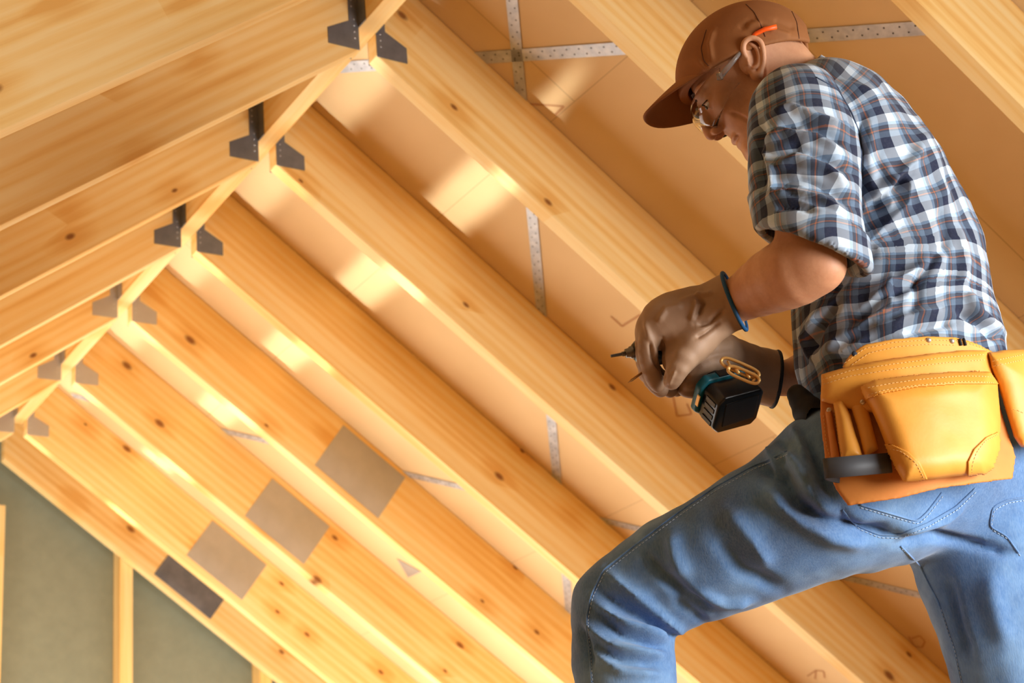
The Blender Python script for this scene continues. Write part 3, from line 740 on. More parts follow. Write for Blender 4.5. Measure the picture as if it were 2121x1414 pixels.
def uvchain(V, pts, v=(0, 0, 1), scale=1., rn=.15, rot=0, shift=(0, 0)):
    C = np.array([p[:3] for p in pts]); best = np.full(len(V), 1e9); vv = np.zeros(len(V)); uu = np.zeros(len(V)); s0 = 0; v = nrm(v)
    for a, b in zip(C, C[1:]):
        ab = b - a; L = np.linalg.norm(ab); t = ((V - a) @ ab) / L ** 2; tc = np.clip(t, 0, 1); q = V - a - tc[:, None] * ab; dd = np.linalg.norm(q, axis=1)
        d = ab / L; e1 = nrm(v - d * (v @ d)); e2 = np.cross(d, e1); th = np.arctan2(q @ e2, -(q @ e1)); m = dd < best
        tt = np.where(t < 0, np.minimum(0, t), tc); tt = np.clip(t, -40 if s0 == 0 else 0, 1)
        best[m] = dd[m]; vv[m] = (s0 + tt * L)[m]; uu[m] = (th * rn)[m]; s0 += L
    wu = vnoise(V, 13, 21) * .022 + vnoise(V, 30, 22) * .006; wv_ = vnoise(V, 12, 23) * .026 + vnoise(V, 28, 24) * .008
    return np.stack([uu + shift[0] + wu, vv + shift[1] + wv_], 1) / scale
rn = PERIOD * round(.165 * 2 * math.pi / PERIOD) / (2 * math.pi)
def dense(pts, n=6):
    pts = [np.array(p[:3], float) for p in pts]; out = []
    for i in range(len(pts) - 1):
        p0 = pts[max(i - 1, 0)]; p1 = pts[i]; p2 = pts[i + 1]; p3 = pts[min(i + 2, len(pts) - 1)]
        for j in range(n): t = j / n; out.append(.5 * (2 * p1 + (p2 - p0) * t + (2 * p0 - 5 * p1 + 4 * p2 - p3) * t * t + (3 * p1 - p0 - 3 * p2 + p3) * t ** 3))
    return out + [pts[-1]]
def shift_uv(V, F, uv, amp=.0): return uv
tuv = uvchain(tV, dense(TP), (.10, 0, 1), rn=rn)
shirt = fig('shirt', tV, tF, M['plaid'], person, uv=tuv)
# near sleeve
SL = [(1652, 235, -.125, .082, .080), (1664, 300, -.155, .090, .084), (1668, 380, -.185, .090, .082), (1675, 460, -.215, .084, .080), (1682, 520, -.232, .086, .082), (1690, 575, -.245, .086, .082)]
SP = [(*P(a, b, c), d, e) for a, b, c, d, e in SL]
fs = Field((.30, -.56, -.36), (.66, -.02, .02), .0034)
fs.chain(SP, .012, sub=2)
hemP, hemN = P(1678, 515, -.23), nrm((-.42, .90, -.10)); fs.half(hemP, hemN, .002)
fs.chain([(*P(1660, 400, -.20), .066), (*P(1700, 600, -.25), .070)], .003, '-')
# rolled cuff: a thicker band above the hem
sV, sF = fs.mesh()
N_ = normals(sV, sF); hh_ = -(sV - hemP) @ hemN; band = np.clip((.052 - hh_) / .004, 0, 1); out = ((sV - P(1680, 500, -.22)) * N_).sum(1) > 0
sV = sV + N_ * (band * out * .005)[:, None]
SFOLD = [([(1590, 240), (1640, 225), (1700, 245), (1752, 262)], 8, .009), ([(1600, 262), (1660, 252), (1720, 275), (1760, 300)], 8, -.010), ([(1580, 300), (1620, 275), (1690, 285), (1755, 325)], 8, .010), ([(1585, 325), (1650, 305), (1720, 330), (1765, 360)], 7, -.010),
         ([(1590, 355), (1650, 330), (1710, 350), (1765, 400)], 9, .010), ([(1600, 385), (1660, 372), (1730, 395), (1768, 430)], 8, -.010), ([(1590, 410), (1640, 395), (1700, 410), (1760, 450)], 7, .008), ([(1580, 250), (1572, 320), (1580, 400)], 8, -.008), ([(1600, 430), (1650, 425), (1690, 435)], 6, -.008),
         ([(1570, 300), (1600, 350), (1600, 420)], 7, .007)]
sV = folds(sV, sF, SFOLD); sV = sV + normals(sV, sF) * (vnoise(sV, 26, 8) * .005)[:, None]; sV = smooth(sV, sF, 1, .4)
rn2 = PERIOD * 9 / (2 * math.pi)
suv = uvchain(sV, dense(SP), rn=rn2, shift=(.02, .03))
slv = fig('sleeve', sV, sF, M['plaid'], person, uv=suv); slv.parent = shirt
# far sleeve, mostly behind the chest
fr = Field(P(1700, 250, .1) - .14, P(1790, 600, .28) + .12, .006); FS = [(*P(1760, 290, .17), .078), (*P(1760, 420, .20), .076), (*P(1765, 560, .19), .070)]
fr.chain(FS, .01); fr.half(P(1765, 560, .19), (0, 1, 0)); v, f = fr.mesh(); x_ = fig('sleeve', v, f, M['plaid'], person, uv=uvchain(v, FS, rn=rn2)); x_.parent = shirt
# collar stand
mb = MB(); fcol = Field(P(1680, 190, .02) - .13, P(1680, 190, .02) + .13, .003)
fcol.chain([(*P(1640, 172, .03), .068), (*P(1690, 212, .03), .078)], .0, flat=1.02); fcol.half(P(1650, 176, .03), (-.80, -.62, .0)); fcol.chain([(*P(1625, 160, .03), .061), (*P(1672, 200, .03), .065)], .002, '-', flat=1.0)
v, f = fcol.mesh(); v = v + normals(v, f) * (vnoise(v, 40, 5) * .004)[:, None]; x_ = fig('collar', v, f, M['plaid'], person, uv=uvchain(v, [(*P(1640, 172, .03), 1), (*P(1690, 212, .03), 1)], rn=rn2, shift=(.01, .02))); x_.parent = shirt
# seams of the yoke and armhole
sht = tree(np.concatenate([tV, sV]), np.concatenate([tF, sF + len(tV)]))
mb = MB()
for poly in ([(1690, 160), (1735, 185), (1765, 235), (1785, 290), (1783, 350)],):
    pth = drape(poly, sht, .0005, 4)
    mb.tube(smoothpath(pth, 4), .0012, 6)
x_ = fig_mb(mb, 'armhole_seam', M['jean_dark'], person, True); x_.parent = shirt

# ---- jeans
fj = Field((.07, .05, -.62), (1.10, 1.50, .30), .0058)
LT = [(1800, 990, -.15, .150, .135), (1712, 1035, -.17, .128, .125), (1640, 1075, -.17, .114, .112), (1562, 1112, -.16, .108, .105), (1457, 1162, -.14, .099, .098), (1352, 1212, -.12, .087, .086), (1288, 1262, -.12, .080, .080)]
LS = [(1288, 1262, -.12, .081, .080), (1291, 1330, -.15, .084, .080), (1298, 1420, -.19, .082, .080), (1315, 1560, -.25, .070, .070), (1330, 1720, -.32, .058, .060), (1335, 1800, -.36, .056, .06)]
RT = [(2050, 1020, -.01, .140, .135), (2040, 1130, -.05, .128, .128), (2062, 1240, -.09, .112, .115), (2095, 1400, -.15, .096, .100), (2130, 1560, -.22, .084, .088), (2140, 1760, -.30, .074, .078), (2140, 2000, -.40, .062, .066), (2140, 2080, -.43, .06, .065)]
for L_ in (LT, LS, RT): fj.chain([(*P(a, b, c), d, e) for a, b, c, d, e in L_], .018, sub=2)
fj.chain([(*P(1812, 985, -.13), .135, .135), (*P(2020, 995, -.01), .142, .140)], .03)
fj.chain([(*P(1870, 850, -.075), .160, .142), (*P(1900, 930, -.08), .165, .145)], .03)
fj.half(P(1870, 790, -.07), (-.10, -1, 0))
jV, jF = fj.mesh(); jV = smooth(jV, jF, 1, .5)
JF = [([(1560, 960), (1620, 985), (1640, 1030), (1700, 1085)], 12, -.014), ([(1600, 925), (1650, 960), (1680, 1020), (1730, 1080)], 12, .012), ([(1640, 1040), (1700, 1075), (1790, 1100), (1850, 1095)], 12, -.014), ([(1570, 1010), (1640, 1060), (1720, 1110), (1800, 1130)], 16, .009),
      ([(1740, 1050), (1760, 1090), (1810, 1110), (1870, 1105)], 5, -.010), ([(1855, 1125), (1930, 1110), (2010, 1125), (2121, 1150)], 8, -.012), ([(1850, 1100), (1950, 1080), (2000, 1040)], 9, .008),
      ([(1330, 1140), (1360, 1180), (1430, 1240), (1480, 1270)], 10, -.010), ([(1390, 1100), (1400, 1160), (1420, 1200)], 14, .007), ([(1250, 1180), (1300, 1220), (1390, 1290), (1420, 1310)], 9, .009), ([(1220, 1210), (1290, 1255), (1370, 1300), (1400, 1320)], 8, -.010),
      ([(1215, 1240), (1290, 1290), (1350, 1310), (1390, 1325)], 8, .010), ([(1230, 1260), (1290, 1315), (1350, 1335), (1385, 1340)], 7, -.009), ([(1200, 1280), (1260, 1335), (1330, 1350), (1385, 1358)], 8, .008), ([(1215, 1320), (1280, 1365), (1380, 1378)], 7, -.007), ([(1225, 1350), (1290, 1392), (1385, 1398)], 8, .006),
      ([(1200, 1290), (1215, 1340), (1225, 1380)], 7, -.007), ([(1480, 1110), (1540, 1180), (1620, 1220)], 14, -.007), ([(1500, 1050), (1560, 1120), (1600, 1180)], 16, .007), ([(1430, 1220), (1500, 1250), (1560, 1245)], 8, .007), ([(1400, 1240), (1460, 1290)], 7, -.008),
      ([(1580, 910), (1605, 960), (1600, 985)], 7, .010), ([(1610, 900), (1630, 940), (1625, 965)], 6, -.009), ([(1640, 880), (1665, 930), (1680, 990)], 7, .010), ([(1665, 900), (1690, 960), (1720, 1030)], 9, -.013), ([(2050, 1180), (2060, 1260), (2080, 1340)], 22, .006), ([(1960, 1190), (1985, 1280), (2010, 1370)], 10, -.006)]
jV = folds(jV, jF, JF, True, 1.9); jV = jV + normals(jV, jF) * (vnoise(jV, 13, 11) * .007 + vnoise(jV, 34, 12) * .0035)[:, None]; jV = smooth(jV, jF, 2, .5)
jeans = fig('jeans', jV, jF, M['denim'], person)
jt = tree(jV, jF)
mb = MB(); st = MB()
for poly in ([(1628, 935), (1560, 965), (1480, 1010), (1400, 1065), (1320, 1125), (1250, 1180), (1225, 1230), (1215, 1280), (1220, 1340), (1226, 1414)],
             [(1745, 1055), (1775, 1090), (1820, 1108), (1860, 1108), (1920, 1085), (1980, 1050), (2020, 1010)],
             [(2110, 1145), (2085, 1110), (2050, 1090), (2055, 1050), (2085, 1035), (2121, 1030)],
             [(1780, 1045), (1850, 1065), (1900, 1080), (1920, 1060), (1950, 1020)], [(1865, 1130), (1905, 1170), (1945, 1250), (1975, 1340), (1992, 1414)]):
    pth = smoothpath(drape(poly, jt, .0006, 5), 3); mb.tube(pth, .0017, 6)
    stitches(st, drape([(x + 3, y + 6) for x, y in poly], jt, .0008, 5), .004, .003, .0007)
x_ = fig_mb(mb, 'seams', M['denim'], person, True); x_.parent = jeans
x_ = fig_mb(st, 'seam_stitching', M['jean_thread'], person); x_.parent = jeans; tag(x_, kind='stuff')
# back pocket patch on the far hip
# boots below the frame
for (a, b, c), fx in (((1335, 1830, -.37), -.12), ((2140, 2110, -.45), -.12)):
    q = Field(P(a, b, c) - .26, P(a, b, c) + .22, .009); up_ = nrm(MFn[:3, :3].T @ np.array((0, 0, 1.))); fw = nrm(np.array((-.7, 0, .6)) - up_ * (np.array((-.7, 0, .6)) @ up_))
    p0 = P(a, b, c); q.chain([(*(p0 + up_ * .06), .055), (*(p0 - up_ * .04), .05)], .02); q.chain([(*(p0 - up_ * .05 - fw * .03), .045), (*(p0 - up_ * .06 + fw * .16), .042)], .03); q.half(p0 - up_ * .095, -up_); v, f = q.mesh(); fig('boot', v, f, M['glove'], person)

# ---- gloves
def rings(c, n, ra, rb, v, m=28):
    n = nrm(n); e1 = nrm(np.array(v) - n * (np.array(v) @ n)); e2 = np.cross(n, e1)
    return [c + e1 * rb * math.cos(a) + e2 * ra * math.sin(a) for a in [2 * math.pi * k / m for k in range(m + 1)]]
fg = Field(P(1430, 690, -.09) - np.array((.13, .13, .11)), P(1430, 690, -.09) + np.array((.13, .13, .12)), .0018)
fg.chain([(*P(1545, 612, -.125), .052, .048), (*P(1510, 625, -.105), .047, .044), (*P(1465, 640, -.09), .042, .040), (*P(1420, 655, -.085), .047, .040), (*P(1380, 668, -.082), .045, .040), (*P(1352, 690, -.078), .030, .034)], .012, sub=2)
fg.chain([(*P(1500, 650, -.105), .030), (*P(1430, 712, -.10), .036), (*P(1405, 745, -.105), .028)], .016)
fg.chain([(*P(1450, 700, -.115), .026), (*P(1418, 742, -.130), .021), (*P(1398, 775, -.130), .0165), (*P(1391, 793, -.124), .0125)], .010, sub=2)
for pts in ([(1358, 668, -.095, .019), (1342, 712, -.100, .016), (1348, 765, -.094, .0155), (1362, 797, -.080, .013)],
            [(1353, 660, -.070, .019), (1336, 712, -.068, .016), (1344, 772, -.064, .0155), (1368, 806, -.058, .0135)],
            [(1353, 655, -.040, .019), (1340, 705, -.036, .0165), (1342, 772, -.034, .016), (1388, 808, -.034, .0135)],
            [(1350, 655, -.012, .017), (1335, 700, -.006, .016), (1352, 768, -.006, .015), (1402, 806, -.012, .013)]):
    fg.chain([(*P(a, b, c), r_) for a, b, c, r_ in pts], .0035, sub=3)
fg.half(P(1521, 624, -.115), nrm((.86, -.30, -.25)) if 0 else nrm((.80, -.34, -.22)), .001)
gV, gF = fg.mesh()
gV = folds(gV, gF, [([(1440, 612), (1455, 630), (1442, 655)], 5, -.006), ([(1450, 600), (1440, 640), (1430, 668)], 6, .004), ([(1500, 640), (1470, 668), (1440, 672)], 5, -.005), ([(1480, 605), (1455, 610), (1400, 625)], 5, .004), ([(1345, 700), (1352, 740), (1370, 768)], 4, -.005),
                    ([(1335, 660), (1345, 700), (1360, 740)], 5, .003), ([(1372, 700), (1370, 740), (1376, 790)], 4, -.006), ([(1495, 665), (1460, 690), (1440, 700)], 5, -.004), ([(1420, 630), (1380, 640), (1360, 670)], 6, .003), ([(1400, 765), (1385, 800)], 3, .002)])
gV = gV + normals(gV, gF) * (vnoise(gV, 60, 4) * .0022)[:, None]; gV = smooth(gV, gF, 1, .4)
glv = fig('glove', gV, gF, M['glove'], person); glv['label'] = 'worn tan leather glove with blue edged cuff'
mb = MB(); cc = P(1521, 624, -.115); mb.tube(rings(cc, (.80, -.34, -.22), .0515, .0475, (0, 0, 1)), .0035, 8); x_ = fig_mb(mb, 'cuff_binding', M['blue'], person, True); x_.parent = glv
# far glove round the grip
f2 = Field(P(1530, 780, .0) - np.array((.13, .12, .12)), P(1530, 780, .0) + np.array((.11, .12, .13)), .0022)
f2.chain([(*P(1612, 788, .055), .050, .042), (*P(1570, 775, .045), .048, .040), (*P(1520, 755, .02), .046, .038), (*P(1485, 735, .0), .040, .036)], .012, sub=2)
for pts in ([(1500, 722, -.02, .018), (1462, 726, -.045, .016), (1440, 742, -.055, .014)], [(1505, 745, -.02, .018), (1462, 755, -.05, .016), (1432, 768, -.055, .014)],
            [(1500, 775, -.01, .018), (1455, 785, -.04, .016), (1425, 793, -.045, .014)], [(1500, 800, .0, .016), (1450, 806, -.03, .015), (1420, 806, -.035, .013)],
            [(1510, 715, .01, .019), (1470, 700, -.01, .017), (1440, 695, -.02, .015)]):
    f2.chain([(*P(a, b, c), r_) for a, b, c, r_ in pts], .004, sub=3)
f2.half(P(1604, 785, .055), (1, .12, .1), .001); v, f = f2.mesh(); v = v + normals(v, f) * (vnoise(v, 55, 6) * .003)[:, None]; v = smooth(v, f, 1, .4)
glv2 = fig('glove', v, f, M['glove'], person)
mb = MB(); mb.tube(rings(P(1605, 785, .055), (1, .12, .1), .0495, .043, (0, 0, 1)), .0035, 8); x_ = fig_mb(mb, 'cuff_binding', M['navy'], person, True); x_.parent = glv2

# ---- safety glasses
gl = thing('safety_glasses', (1490, 170, -.03), 'clear safety glasses with orange temple tip, worn under the brown cap', 'glasses')
mb = MB(); nA, nU = 29, 9
for i in range(nA):
    a = math.radians(-82 + 164 * i / (nA - 1)); s = math.sin(a)
    for j in range(nU):
        t = j / (nU - 1); u = .020 - t * (.056 - .016 * abs(s) ** 3 - (.012 if abs(s) < .12 else 0))
        mb.v.append(tuple(hd(.045 + .078 * math.cos(a) ** .9 - .05 * (t - .4) ** 2, u, .080 * s)))
for i in range(nA - 1):
    for j in range(nU - 1): a = i * nU + j; mb.f.append((a, a + 1, a + nU + 1, a + nU))
ln = fig_mb(mb, 'lens', M['clear'], gl, True); m_ = ln.modifiers.new('thick', 'SOLIDIFY'); m_.thickness = .0022; m_.offset = 0
for s in (1, -1):
    mb = MB(); mb.tube([hd(.060, .006, s * .083), hd(.03, .012, s * .088), hd(.002, .020, s * .087)], [.0052, .0042, .0030], 8); tp_ = fig_mb(mb, 'temple', M['frost'], gl, True)
    mb = MB(); mb.tube(smoothpath([Vector(hd(-.012, .026, s * .086)), Vector(hd(-.026, .027, s * .090)), Vector(hd(-.042, .0235, s * .091)), Vector(hd(-.058, .014, s * .090))], 1), [.0022, .0036, .0042, .0042], 8); x_ = fig_mb(mb, 'temple_tip', M['orange'], gl, True); x_.parent = tp_; x_['label'] = 'bright orange temple tip'
    mb = MB(); mb.tube([hd(.063, .002, s * .084), hd(.058, .010, s * .086)], .0055, 8); fig_mb(mb, 'hinge', M['frost'], gl, True)

# ---- drill
dr = thing('cordless_drill', (1495, 827, -.13), 'black and teal cordless drill held in both gloves, battery towards the viewer', 'drill')
C = P(1495, 827, -.135); ea = nrm((94, -21, 50)); eb = nrm(np.array((-13, 79, 58)) - ea * (np.array((-13, 79, 58)) @ ea)); ec = np.cross(ea, eb); ec = ec if ec[0] < 0 else -ec
def dbox(mb, a0, a1, b0, b1, c0, c1, ch=0):
    pts = [C + ea * a + eb * b + ec * c for c in (c0, c1) for b in (b0, b1) for a in (a0, a1)]
    return mb.add(pts, [(0, 1, 3, 2), (4, 6, 7, 5), (0, 4, 5, 1), (2, 3, 7, 6), (0, 2, 6, 4), (1, 5, 7, 3)])
def dpoly(mb, poly, c0, c1):      # outline in (a,b), pulled along c
    return mb.prism(poly, c0, c1, lambda a, b, c: tuple(C + ea * a + eb * b + ec * c))
mb = MB(); dpoly(mb, [(-.002, .012), (.008, .0), (.084, .0), (.092, .010), (.092, .066), (.082, .078), (.012, .078), (-.002, .064)], -.0, .046)
bat = fig_mb(mb, 'battery', M['blackp'], dr, True, .0045, 3)
mb = MB(); dpoly(mb, [(.012, .014), (.080, .010), (.082, .060), (.016, .064)], -.0016, .002); x_ = fig_mb(mb, 'battery_panel', M['blackp'], dr, False, .001); x_.parent = bat
for k in range(4):
    mb = MB(); dpoly(mb, [(-.0035, .016 + k * .013), (-.0005, .016 + k * .013), (-.0005, .024 + k * .013), (-.0035, .024 + k * .013)], .008, .034)
    x_ = fig_mb(mb, 'rib', M['blackp'], dr, False, .0005); x_.parent = bat
mb = MB(); dpoly(mb, [(-.008, .012), (.004, -.005), (.084, -.005), (.095, .008), (.095, .052), (.08, .070), (.01, .074), (-.008, .062)], .046, .064)
ft_ = fig_mb(mb, 'foot', M['teal'], dr, True, .005, 3)
mb = MB(); dbox(mb, .028, .058, -.0062, -.004, .0475, .0625); fig_mb(mb, 'foot_panel', M['blackp'], dr, False, .0008).parent = ft_
mb = MB(); dbox(mb, -.0098, -.0075, .024, .046, .042, .050); fig_mb(mb, 'latch', M['gold'], dr, False, .0008)
gc = lambda a, b, c: Vector(C + ea * a + eb * b + ec * c)
fh = Field(C - .22, C + np.array((.14, .14, .22)), .003)
B1, B2 = P(1480, 705, .02), P(1338, 727, -.045)
fh.chain([(*gc(.045, .035, .058), .030, .024), (*gc(.045, .035, .10), .020, .024), (*gc(.04, .032, .15), .021, .025)], .012)
fh.chain([(*B1, .030), (*(B1 * .5 + B2 * .5), .031), (*(B1 * .12 + B2 * .88), .026), (*B2, .020)], .006)
v, f = fh.mesh(); fig('housing', v, f, M['blackp'], dr)
ax_ = nrm(B2 - B1); ch = P(1316, 728, -.052); ax2 = nrm(P(1272, 736, -.062) - ch)
mb = MB(); mb.tube([B2, ch - ax2 * .002, ch + ax2 * .004], [.019, .019, .013], 20); fig_mb(mb, 'collar_ring', M['blackp'], dr, True, 0)
mb = MB(); mb.tube([ch, ch + ax2 * .010, ch + ax2 * .0105, ch + ax2 * .018], [.0115, .0105, .0085, .0075], 16); fig_mb(mb, 'chuck', M['steel'], dr, True)
mb = MB(); mb.tube([ch + ax2 * .014, ch + ax2 * .024, ch + ax2 * .025, ch + ax2 * .045], [.0042, .0042, .003, .0026], 6); fig_mb(mb, 'driver_bit', M['steel'], dr)
# belt clip: two bent wire-like loops of gold coloured strip
hk = MB(); zt = -.008
def clip(pts, r=.0022): hk.tube(smoothpath([gc(*p) for p in pts], 2), r, 8)
ko = gc(0, 0, 0)
def loopc(cx, cy, z, w2, l2, axu, axv, r):
    pts = []
    for k in range(33):
        a = 2 * math.pi * k / 32; c_, s_ = math.cos(a), math.sin(a); sc1 = abs(c_) ** .55 * (1 if c_ > 0 else -1); sc2 = abs(s_) ** .8 * (1 if s_ > 0 else -1)
        q = P(cx, cy, z); pts.append(Vector(q + axu * l2 * sc1 + axv * w2 * sc2))
    hk.tube(pts, r, 8, False)
axu = nrm(P(1565, 778, -.10) - P(1500, 750, -.085)); axv = nrm(np.cross(axu, (0, .3, 1.)))
loopc(1533, 762, -.112, .0085, .034, axu, axv, .0028); loopc(1540, 776, -.125, .0080, .028, axu, axv, .0028)
hk.tube([P(1508, 770, -.122), P(1512, 757, -.115), P(1507, 748, -.108)], .0022, 8); hk.tube([P(1562, 772, -.115), P(1567, 783, -.125), P(1558, 790, -.128)], .0022, 8); hk.tube([P(1522, 760, -.113), P(1530, 773, -.125)], .003, 8); hk.tube([P(1545, 767, -.113), P(1552, 783, -.126)], .003, 8)
fig_mb(hk, 'belt_clip', M['gold'], dr, True)
# screw between the fingertips
s0, s1 = P(1335, 768, -.085), P(1300, 793, -.10); sd = nrm(s1 - s0)
mb = MB(); n_ = 60; ps = []; rs_ = []
for k in range(n_ + 1):
    t = k / n_; ps.append(Vector(s0 + (s1 - s0) * t - sd * .006 * (1 - t))); rs_.append((.0019 if k % 3 else .0027) * (1 if t < .8 else (1 - t) / .2 * .9 + .1))
mb.tube(ps, rs_, 8)
scw = thing('wood_screw', (1335, 768, -.085), 'small brass wood screw pinched in the gloved fingertips below the drill bit', 'screw'); fig_mb(mb, 'shank', M['screw'], scw, True)
mb = MB(); mb.tube([s0 - sd * .009, s0 - sd * .006], [.0045, .002], 10); fig_mb(mb, 'head', M['screw'], scw, True)

# ---- tool belt
tb = thing('tool_belt', (1880, 1040, -.36), 'tan leather tool belt with stitched pouches hanging on the jeans hip', 'tool belt')
def zb_(px, py): return -.262 - .095 * (py - 740) / 300 + 1.9 * ((px - 1850) / 1236.) ** 2
def pouch(name, poly, off, th, mat, bulge=0, bw=.03, r=.0026, k=0, extra=None):
    zf = (lambda a, b: zb_(a, b) - off); po = np.array(poly); zmid = -.35
    cs = np.array([P(x, y, z) for x, y in poly for z in (-.46, .0)]); q = Field(cs.min(0) - .02, cs.max(0) + .02, r)
    q.slab(poly, zf, th, 0, '+', bulge, bw)
    if extra: extra(q)
    v, f = q.mesh(); v = smooth(v, f, 1, .4); v = v + normals(v, f) * (vnoise(v, 30, 2) * .002)[:, None]
    return v, f
BACK = [(1700, 775), (1760, 757), (1850, 740), (1990, 724), (2045, 724), (2056, 780), (2080, 870), (2104, 945), (2098, 992), (1950, 1012), (1860, 1033), (1756, 1048), (1730, 1010), (1708, 960), (1698, 860)]
v, f = pouch('backing', BACK, 0, .0035, M['tan_rough'], r=.0028); bk = fig('backing', v, f, M['tan_rough'], tb); T = [(v, f)]
ARCH = [(1742, 760), (1758, 735), (1790, 712), (1850, 700), (1920, 695), (1980, 697), (2030, 712), (2060, 728), (2050, 750), (1990, 755), (1860, 765), (1770, 780)]
v, f = pouch('hip_pad', ARCH, -.006, .003, M['tan'], r=.0026); fig('hip_pad', v, f, M['tan'], tb); T.append((v, f))
REAR = [(1700, 775), (1760, 757), (1850, 742), (1990, 725), (2045, 724), (2056, 760), (2062, 800), (2000, 850), (1850, 860), (1770, 850), (1700, 830)]
v, f = pouch('rear_pocket', REAR, .008, .0035, M['tan'], .012, .02); rp = fig('rear_pocket', v, f, M['tan'], tb); T.append((v, f))
FRONT = [(1782, 800), (1812, 786), (1900, 776), (2000, 768), (2050, 768), (2066, 790), (2072, 870), (2070, 930), (2056, 968), (2038, 982), (1960, 990), (1872, 998), (1855, 968), (1830, 910), (1806, 850), (1790, 822)]
v, f = pouch('front_pocket', FRONT, .020, .004, M['tan'], .042, .036); fp = fig('front_pocket', v, f, M['tan'], tb); T.append((v, f))
for poly, offb in (([(1783, 802), (1812, 787), (1900, 776), (2000, 768), (2050, 768), (2064, 788), (2064, 800), (1990, 796), (1900, 803), (1820, 818), (1796, 826)], .0),):
    pass
ftree = tree(v, f)
def patch(poly, name):
    # a second layer of leather following the pocket's own surface
    pa = np.array(poly, float); lo = pa.min(0); hi = pa.max(0); st_ = 1.5; nx = int((hi[0] - lo[0]) / st_) + 1; ny = int((hi[1] - lo[1]) / st_) + 1
    idx = {}; vs = []; o = Vector((0, 0, -D0))
    def inside(x, y):
        c = False
        for i in range(len(pa)):
            a, b = pa[i], pa[i - 1]
            if (a[1] > y) != (b[1] > y) and x < (b[0] - a[0]) * (y - a[1]) / (b[1] - a[1]) + a[0]: c = not c
        return c
    for i in range(nx):
        for j in range(ny):
            x, y = lo[0] + i * st_, lo[1] + j * st_
            if not inside(x, y): continue
            d = (Vector(P(x, y, 0)) - o).normalized(); h_r = ftree.ray_cast(o, d)
            if h_r[0] is None: continue
            nn = h_r[1] if h_r[1].dot(d) < 0 else -h_r[1]
            if nn.dot(d) > -.12: continue
            idx[i, j] = len(vs); vs.append(tuple(h_r[0] + nn * .0016))
    fs_ = [(idx[i, j], idx[i + 1, j], idx[i + 1, j + 1], idx[i, j + 1]) for i in range(nx) for j in range(ny) if all(q in idx for q in ((i, j), (i + 1, j), (i + 1, j + 1), (i, j + 1)))]
    if not fs_: return None
    m = MB(); m.v = vs; m.f = fs_; o_ = fig_mb(m, name, M['tan'], tb, True); o_.parent = fp; s_ = o_.modifiers.new('thick', 'SOLIDIFY'); s_.thickness = .0026; s_.offset = 0; return o_
patch([(1828, 916), (1850, 920), (1880, 935), (1905, 958), (1921, 990), (1875, 1000), (1850, 965)], 'corner_patch')
patch([(2066, 893), (2040, 905), (2015, 930), (2003, 955), (2002, 992), (2040, 985), (2075, 960), (2075, 900)], 'corner_patch')
patch([(1784, 803), (1812, 789), (1900, 778), (2000, 770), (2048, 770), (2066, 796), (1990, 796), (1900, 803), (1820, 818), (1796, 828)], 'rim_band')
# side pouch at the frame edge
SIDE = [(2044, 728), (2080, 724), (2150, 722), (2230, 724), (2230, 900), (2190, 928), (2115, 925), (2100, 905), (2086, 860), (2068, 800), (2050, 760)]
cs = lambda a, b: zb_(a, b) - .004
v, f = pouch('side_pouch', SIDE, .004, .004, M['tan'], .045, .05, .0034); sp_ = fig('side_pouch', v, f, M['tan'], tb); T.append((v, f))
# pencil and tool loops of folded leather on the left
for poly, off, bl in (([(1725, 832), (1745, 826), (1762, 860), (1786, 945), (1742, 952), (1734, 900)], .012, .016), ([(1760, 836), (1790, 825), (1806, 870), (1820, 930), (1792, 945), (1776, 890)], .010, .010), ([(1708, 850), (1722, 846), (1742, 950), (1722, 956)], .008, .008)):
    v, f = pouch('tool_loop', poly, off, .003, M['tan'], bl, .015, .002); fig('tool_loop', v, f, M['tan'] if bl > .009 else M['tan_rough'], tb); T.append((v, f))
# grey hammer loop
def band(ctr, hw, th=.0022):
    m = MB(); n = len(ctr); vs = []
    for i, (a, b, c, hx, hy, hz) in enumerate(ctr):
        q = P(a, b, c); s_ = nrm((hx, hy, hz)) * hw; vs += [tuple(q - s_), tuple(q + s_)]
    m.v = vs; m.f = [(2 * i, 2 * i + 1, 2 * i + 3, 2 * i + 2) for i in range(n - 1)]; return m
cpts = []
z0_ = zb_(1760, 970)
for k in range(25):
    t = k / 24
    if t < .68: a = 1845 - 138 * (t / .68); b = 958 + 12 * (t / .68); c = z0_ - .020 - .030 * math.sin(math.pi * min(1, t / .68) * .8)
    else: s_ = (t - .68) / .32; a = 1707 - 6 * math.sin(math.pi * s_) + 30 * s_; b = 970 + 10 * s_; c = z0_ - .032 + .030 * s_
    cpts.append((a, b, c, .05, 1, -.28))
m = band(cpts, .0155); hl = fig_mb(m, 'hammer_loop', M['strapgrey'], tb, True); s_ = hl.modifiers.new('thick', 'SOLIDIFY'); s_.thickness = .0032; s_.offset = 0
hl['label'] = 'dark grey hammer loop'
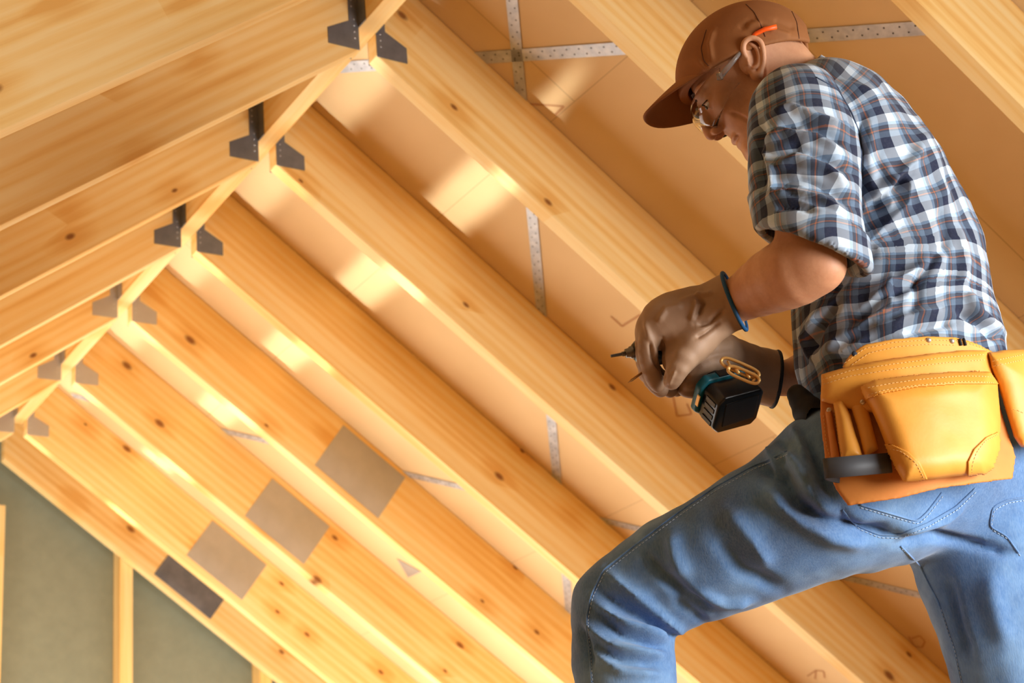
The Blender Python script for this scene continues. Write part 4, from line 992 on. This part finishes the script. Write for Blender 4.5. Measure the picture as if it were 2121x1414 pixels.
# stitching and rivets
tV2 = np.concatenate([a for a, b in T]); off_ = 0; fl_ = []
for a, b in T: fl_.append(b + off_); off_ += len(a)
tt_ = tree(tV2, np.concatenate(fl_))
st = MB()
ST = [[(1750, 752), (1790, 722), (1850, 709), (1920, 704), (1990, 706), (2040, 722)], [(1764, 756), (1800, 731), (1860, 718), (1920, 713), (1980, 715)],
      [(1704, 786), (1760, 768), (1850, 754), (1960, 740), (2040, 734)], [(1706, 796), (1760, 779), (1850, 765), (1960, 751), (2042, 745)],
      [(1800, 806), (1850, 797), (1900, 790), (1990, 782), (2052, 783)], [(1802, 817), (1850, 808), (1900, 801), (1990, 793), (2054, 794)],
      [(1832, 924), (1868, 935), (1895, 958), (1912, 986)], [(2062, 900), (2038, 913), (2020, 937), (2011, 960), (2010, 982)],
      [(2056, 748), (2121, 734)], [(2058, 758), (2121, 745)], [(2082, 846), (2105, 848), (2121, 856)],
      [(1706, 860), (1712, 920), (1722, 955)], [(1727, 850), (1735, 900), (1744, 945)], [(1716, 990), (1735, 1030)]]
for qi, q in enumerate(ST):
    d_ = drape(q, tt_, .0036 if 4 <= qi <= 7 else .0006, 4)
    if len(d_) > 3: stitches(st, d_)
tag(fig_mb(st, 'stitching', M['thread'], tb), kind='stuff')
for (x, y), mm in (((1770, 733), 'navy'), ((1923, 705), 'rivet'), ((1971, 707), 'rivet'), ((1787, 833), 'rivet'), ((1718, 850), 'rivet')):
    d_ = drape([(x, y), (x + 1, y)], tt_, .001, 4)
    if d_: m = MB(); m.tube([d_[0] + Vector((0, 0, .002)), d_[0] + Vector((0, 0, -.0006)), d_[0] + Vector((0, 0, -.0016))], [.0044, .0042, .0022], 12); fig_mb(m, 'rivet', M[mm], tb, True)
m = MB()
for xx in (1988, 1997):
    d_ = drape([(xx - 4, 697), (xx + 2, 716)], tt_, .0016, 3)
    if len(d_) > 1: m.tube(d_, .0024, 6)
if m.v: fig_mb(m, 'belt_lacing', M['black'], tb, True)
# black belt end and buckle by the belly
bb = Field(P(1672, 850, -.1) - .09, P(1672, 850, -.1) + .09, .003); bb.chain([(*P(1652, 818, -.12), .016, .03), (*P(1675, 850, -.15), .026, .04), (*P(1700, 885, -.18), .022, .035)], .01, sub=2); v, f = bb.mesh(); v = v + normals(v, f) * (vnoise(v, 40, 9) * .006)[:, None]
fig('belt_end', v, f, M['black'], tb)
# block the raised foot stands on
b_ = toW(P(1335, 1830, -.37))[0]
fz = b_[2] - .095
m = MB(); m.box(-.3, .3, -.2, .2, 0, fz - .001); o = m.build('step_box', M['plank'], None, bevel=.004); o.location = (b_[0] + .08, b_[1] + .05, 0.0); tag(o, 'low plywood step box under the raised left foot', 'box')
print('foot z', toW(P(2140, 2110, -.45))[0], b_)
for o in list(bpy.data.objects):
    if '_b' in o.keys(): del o['_b']
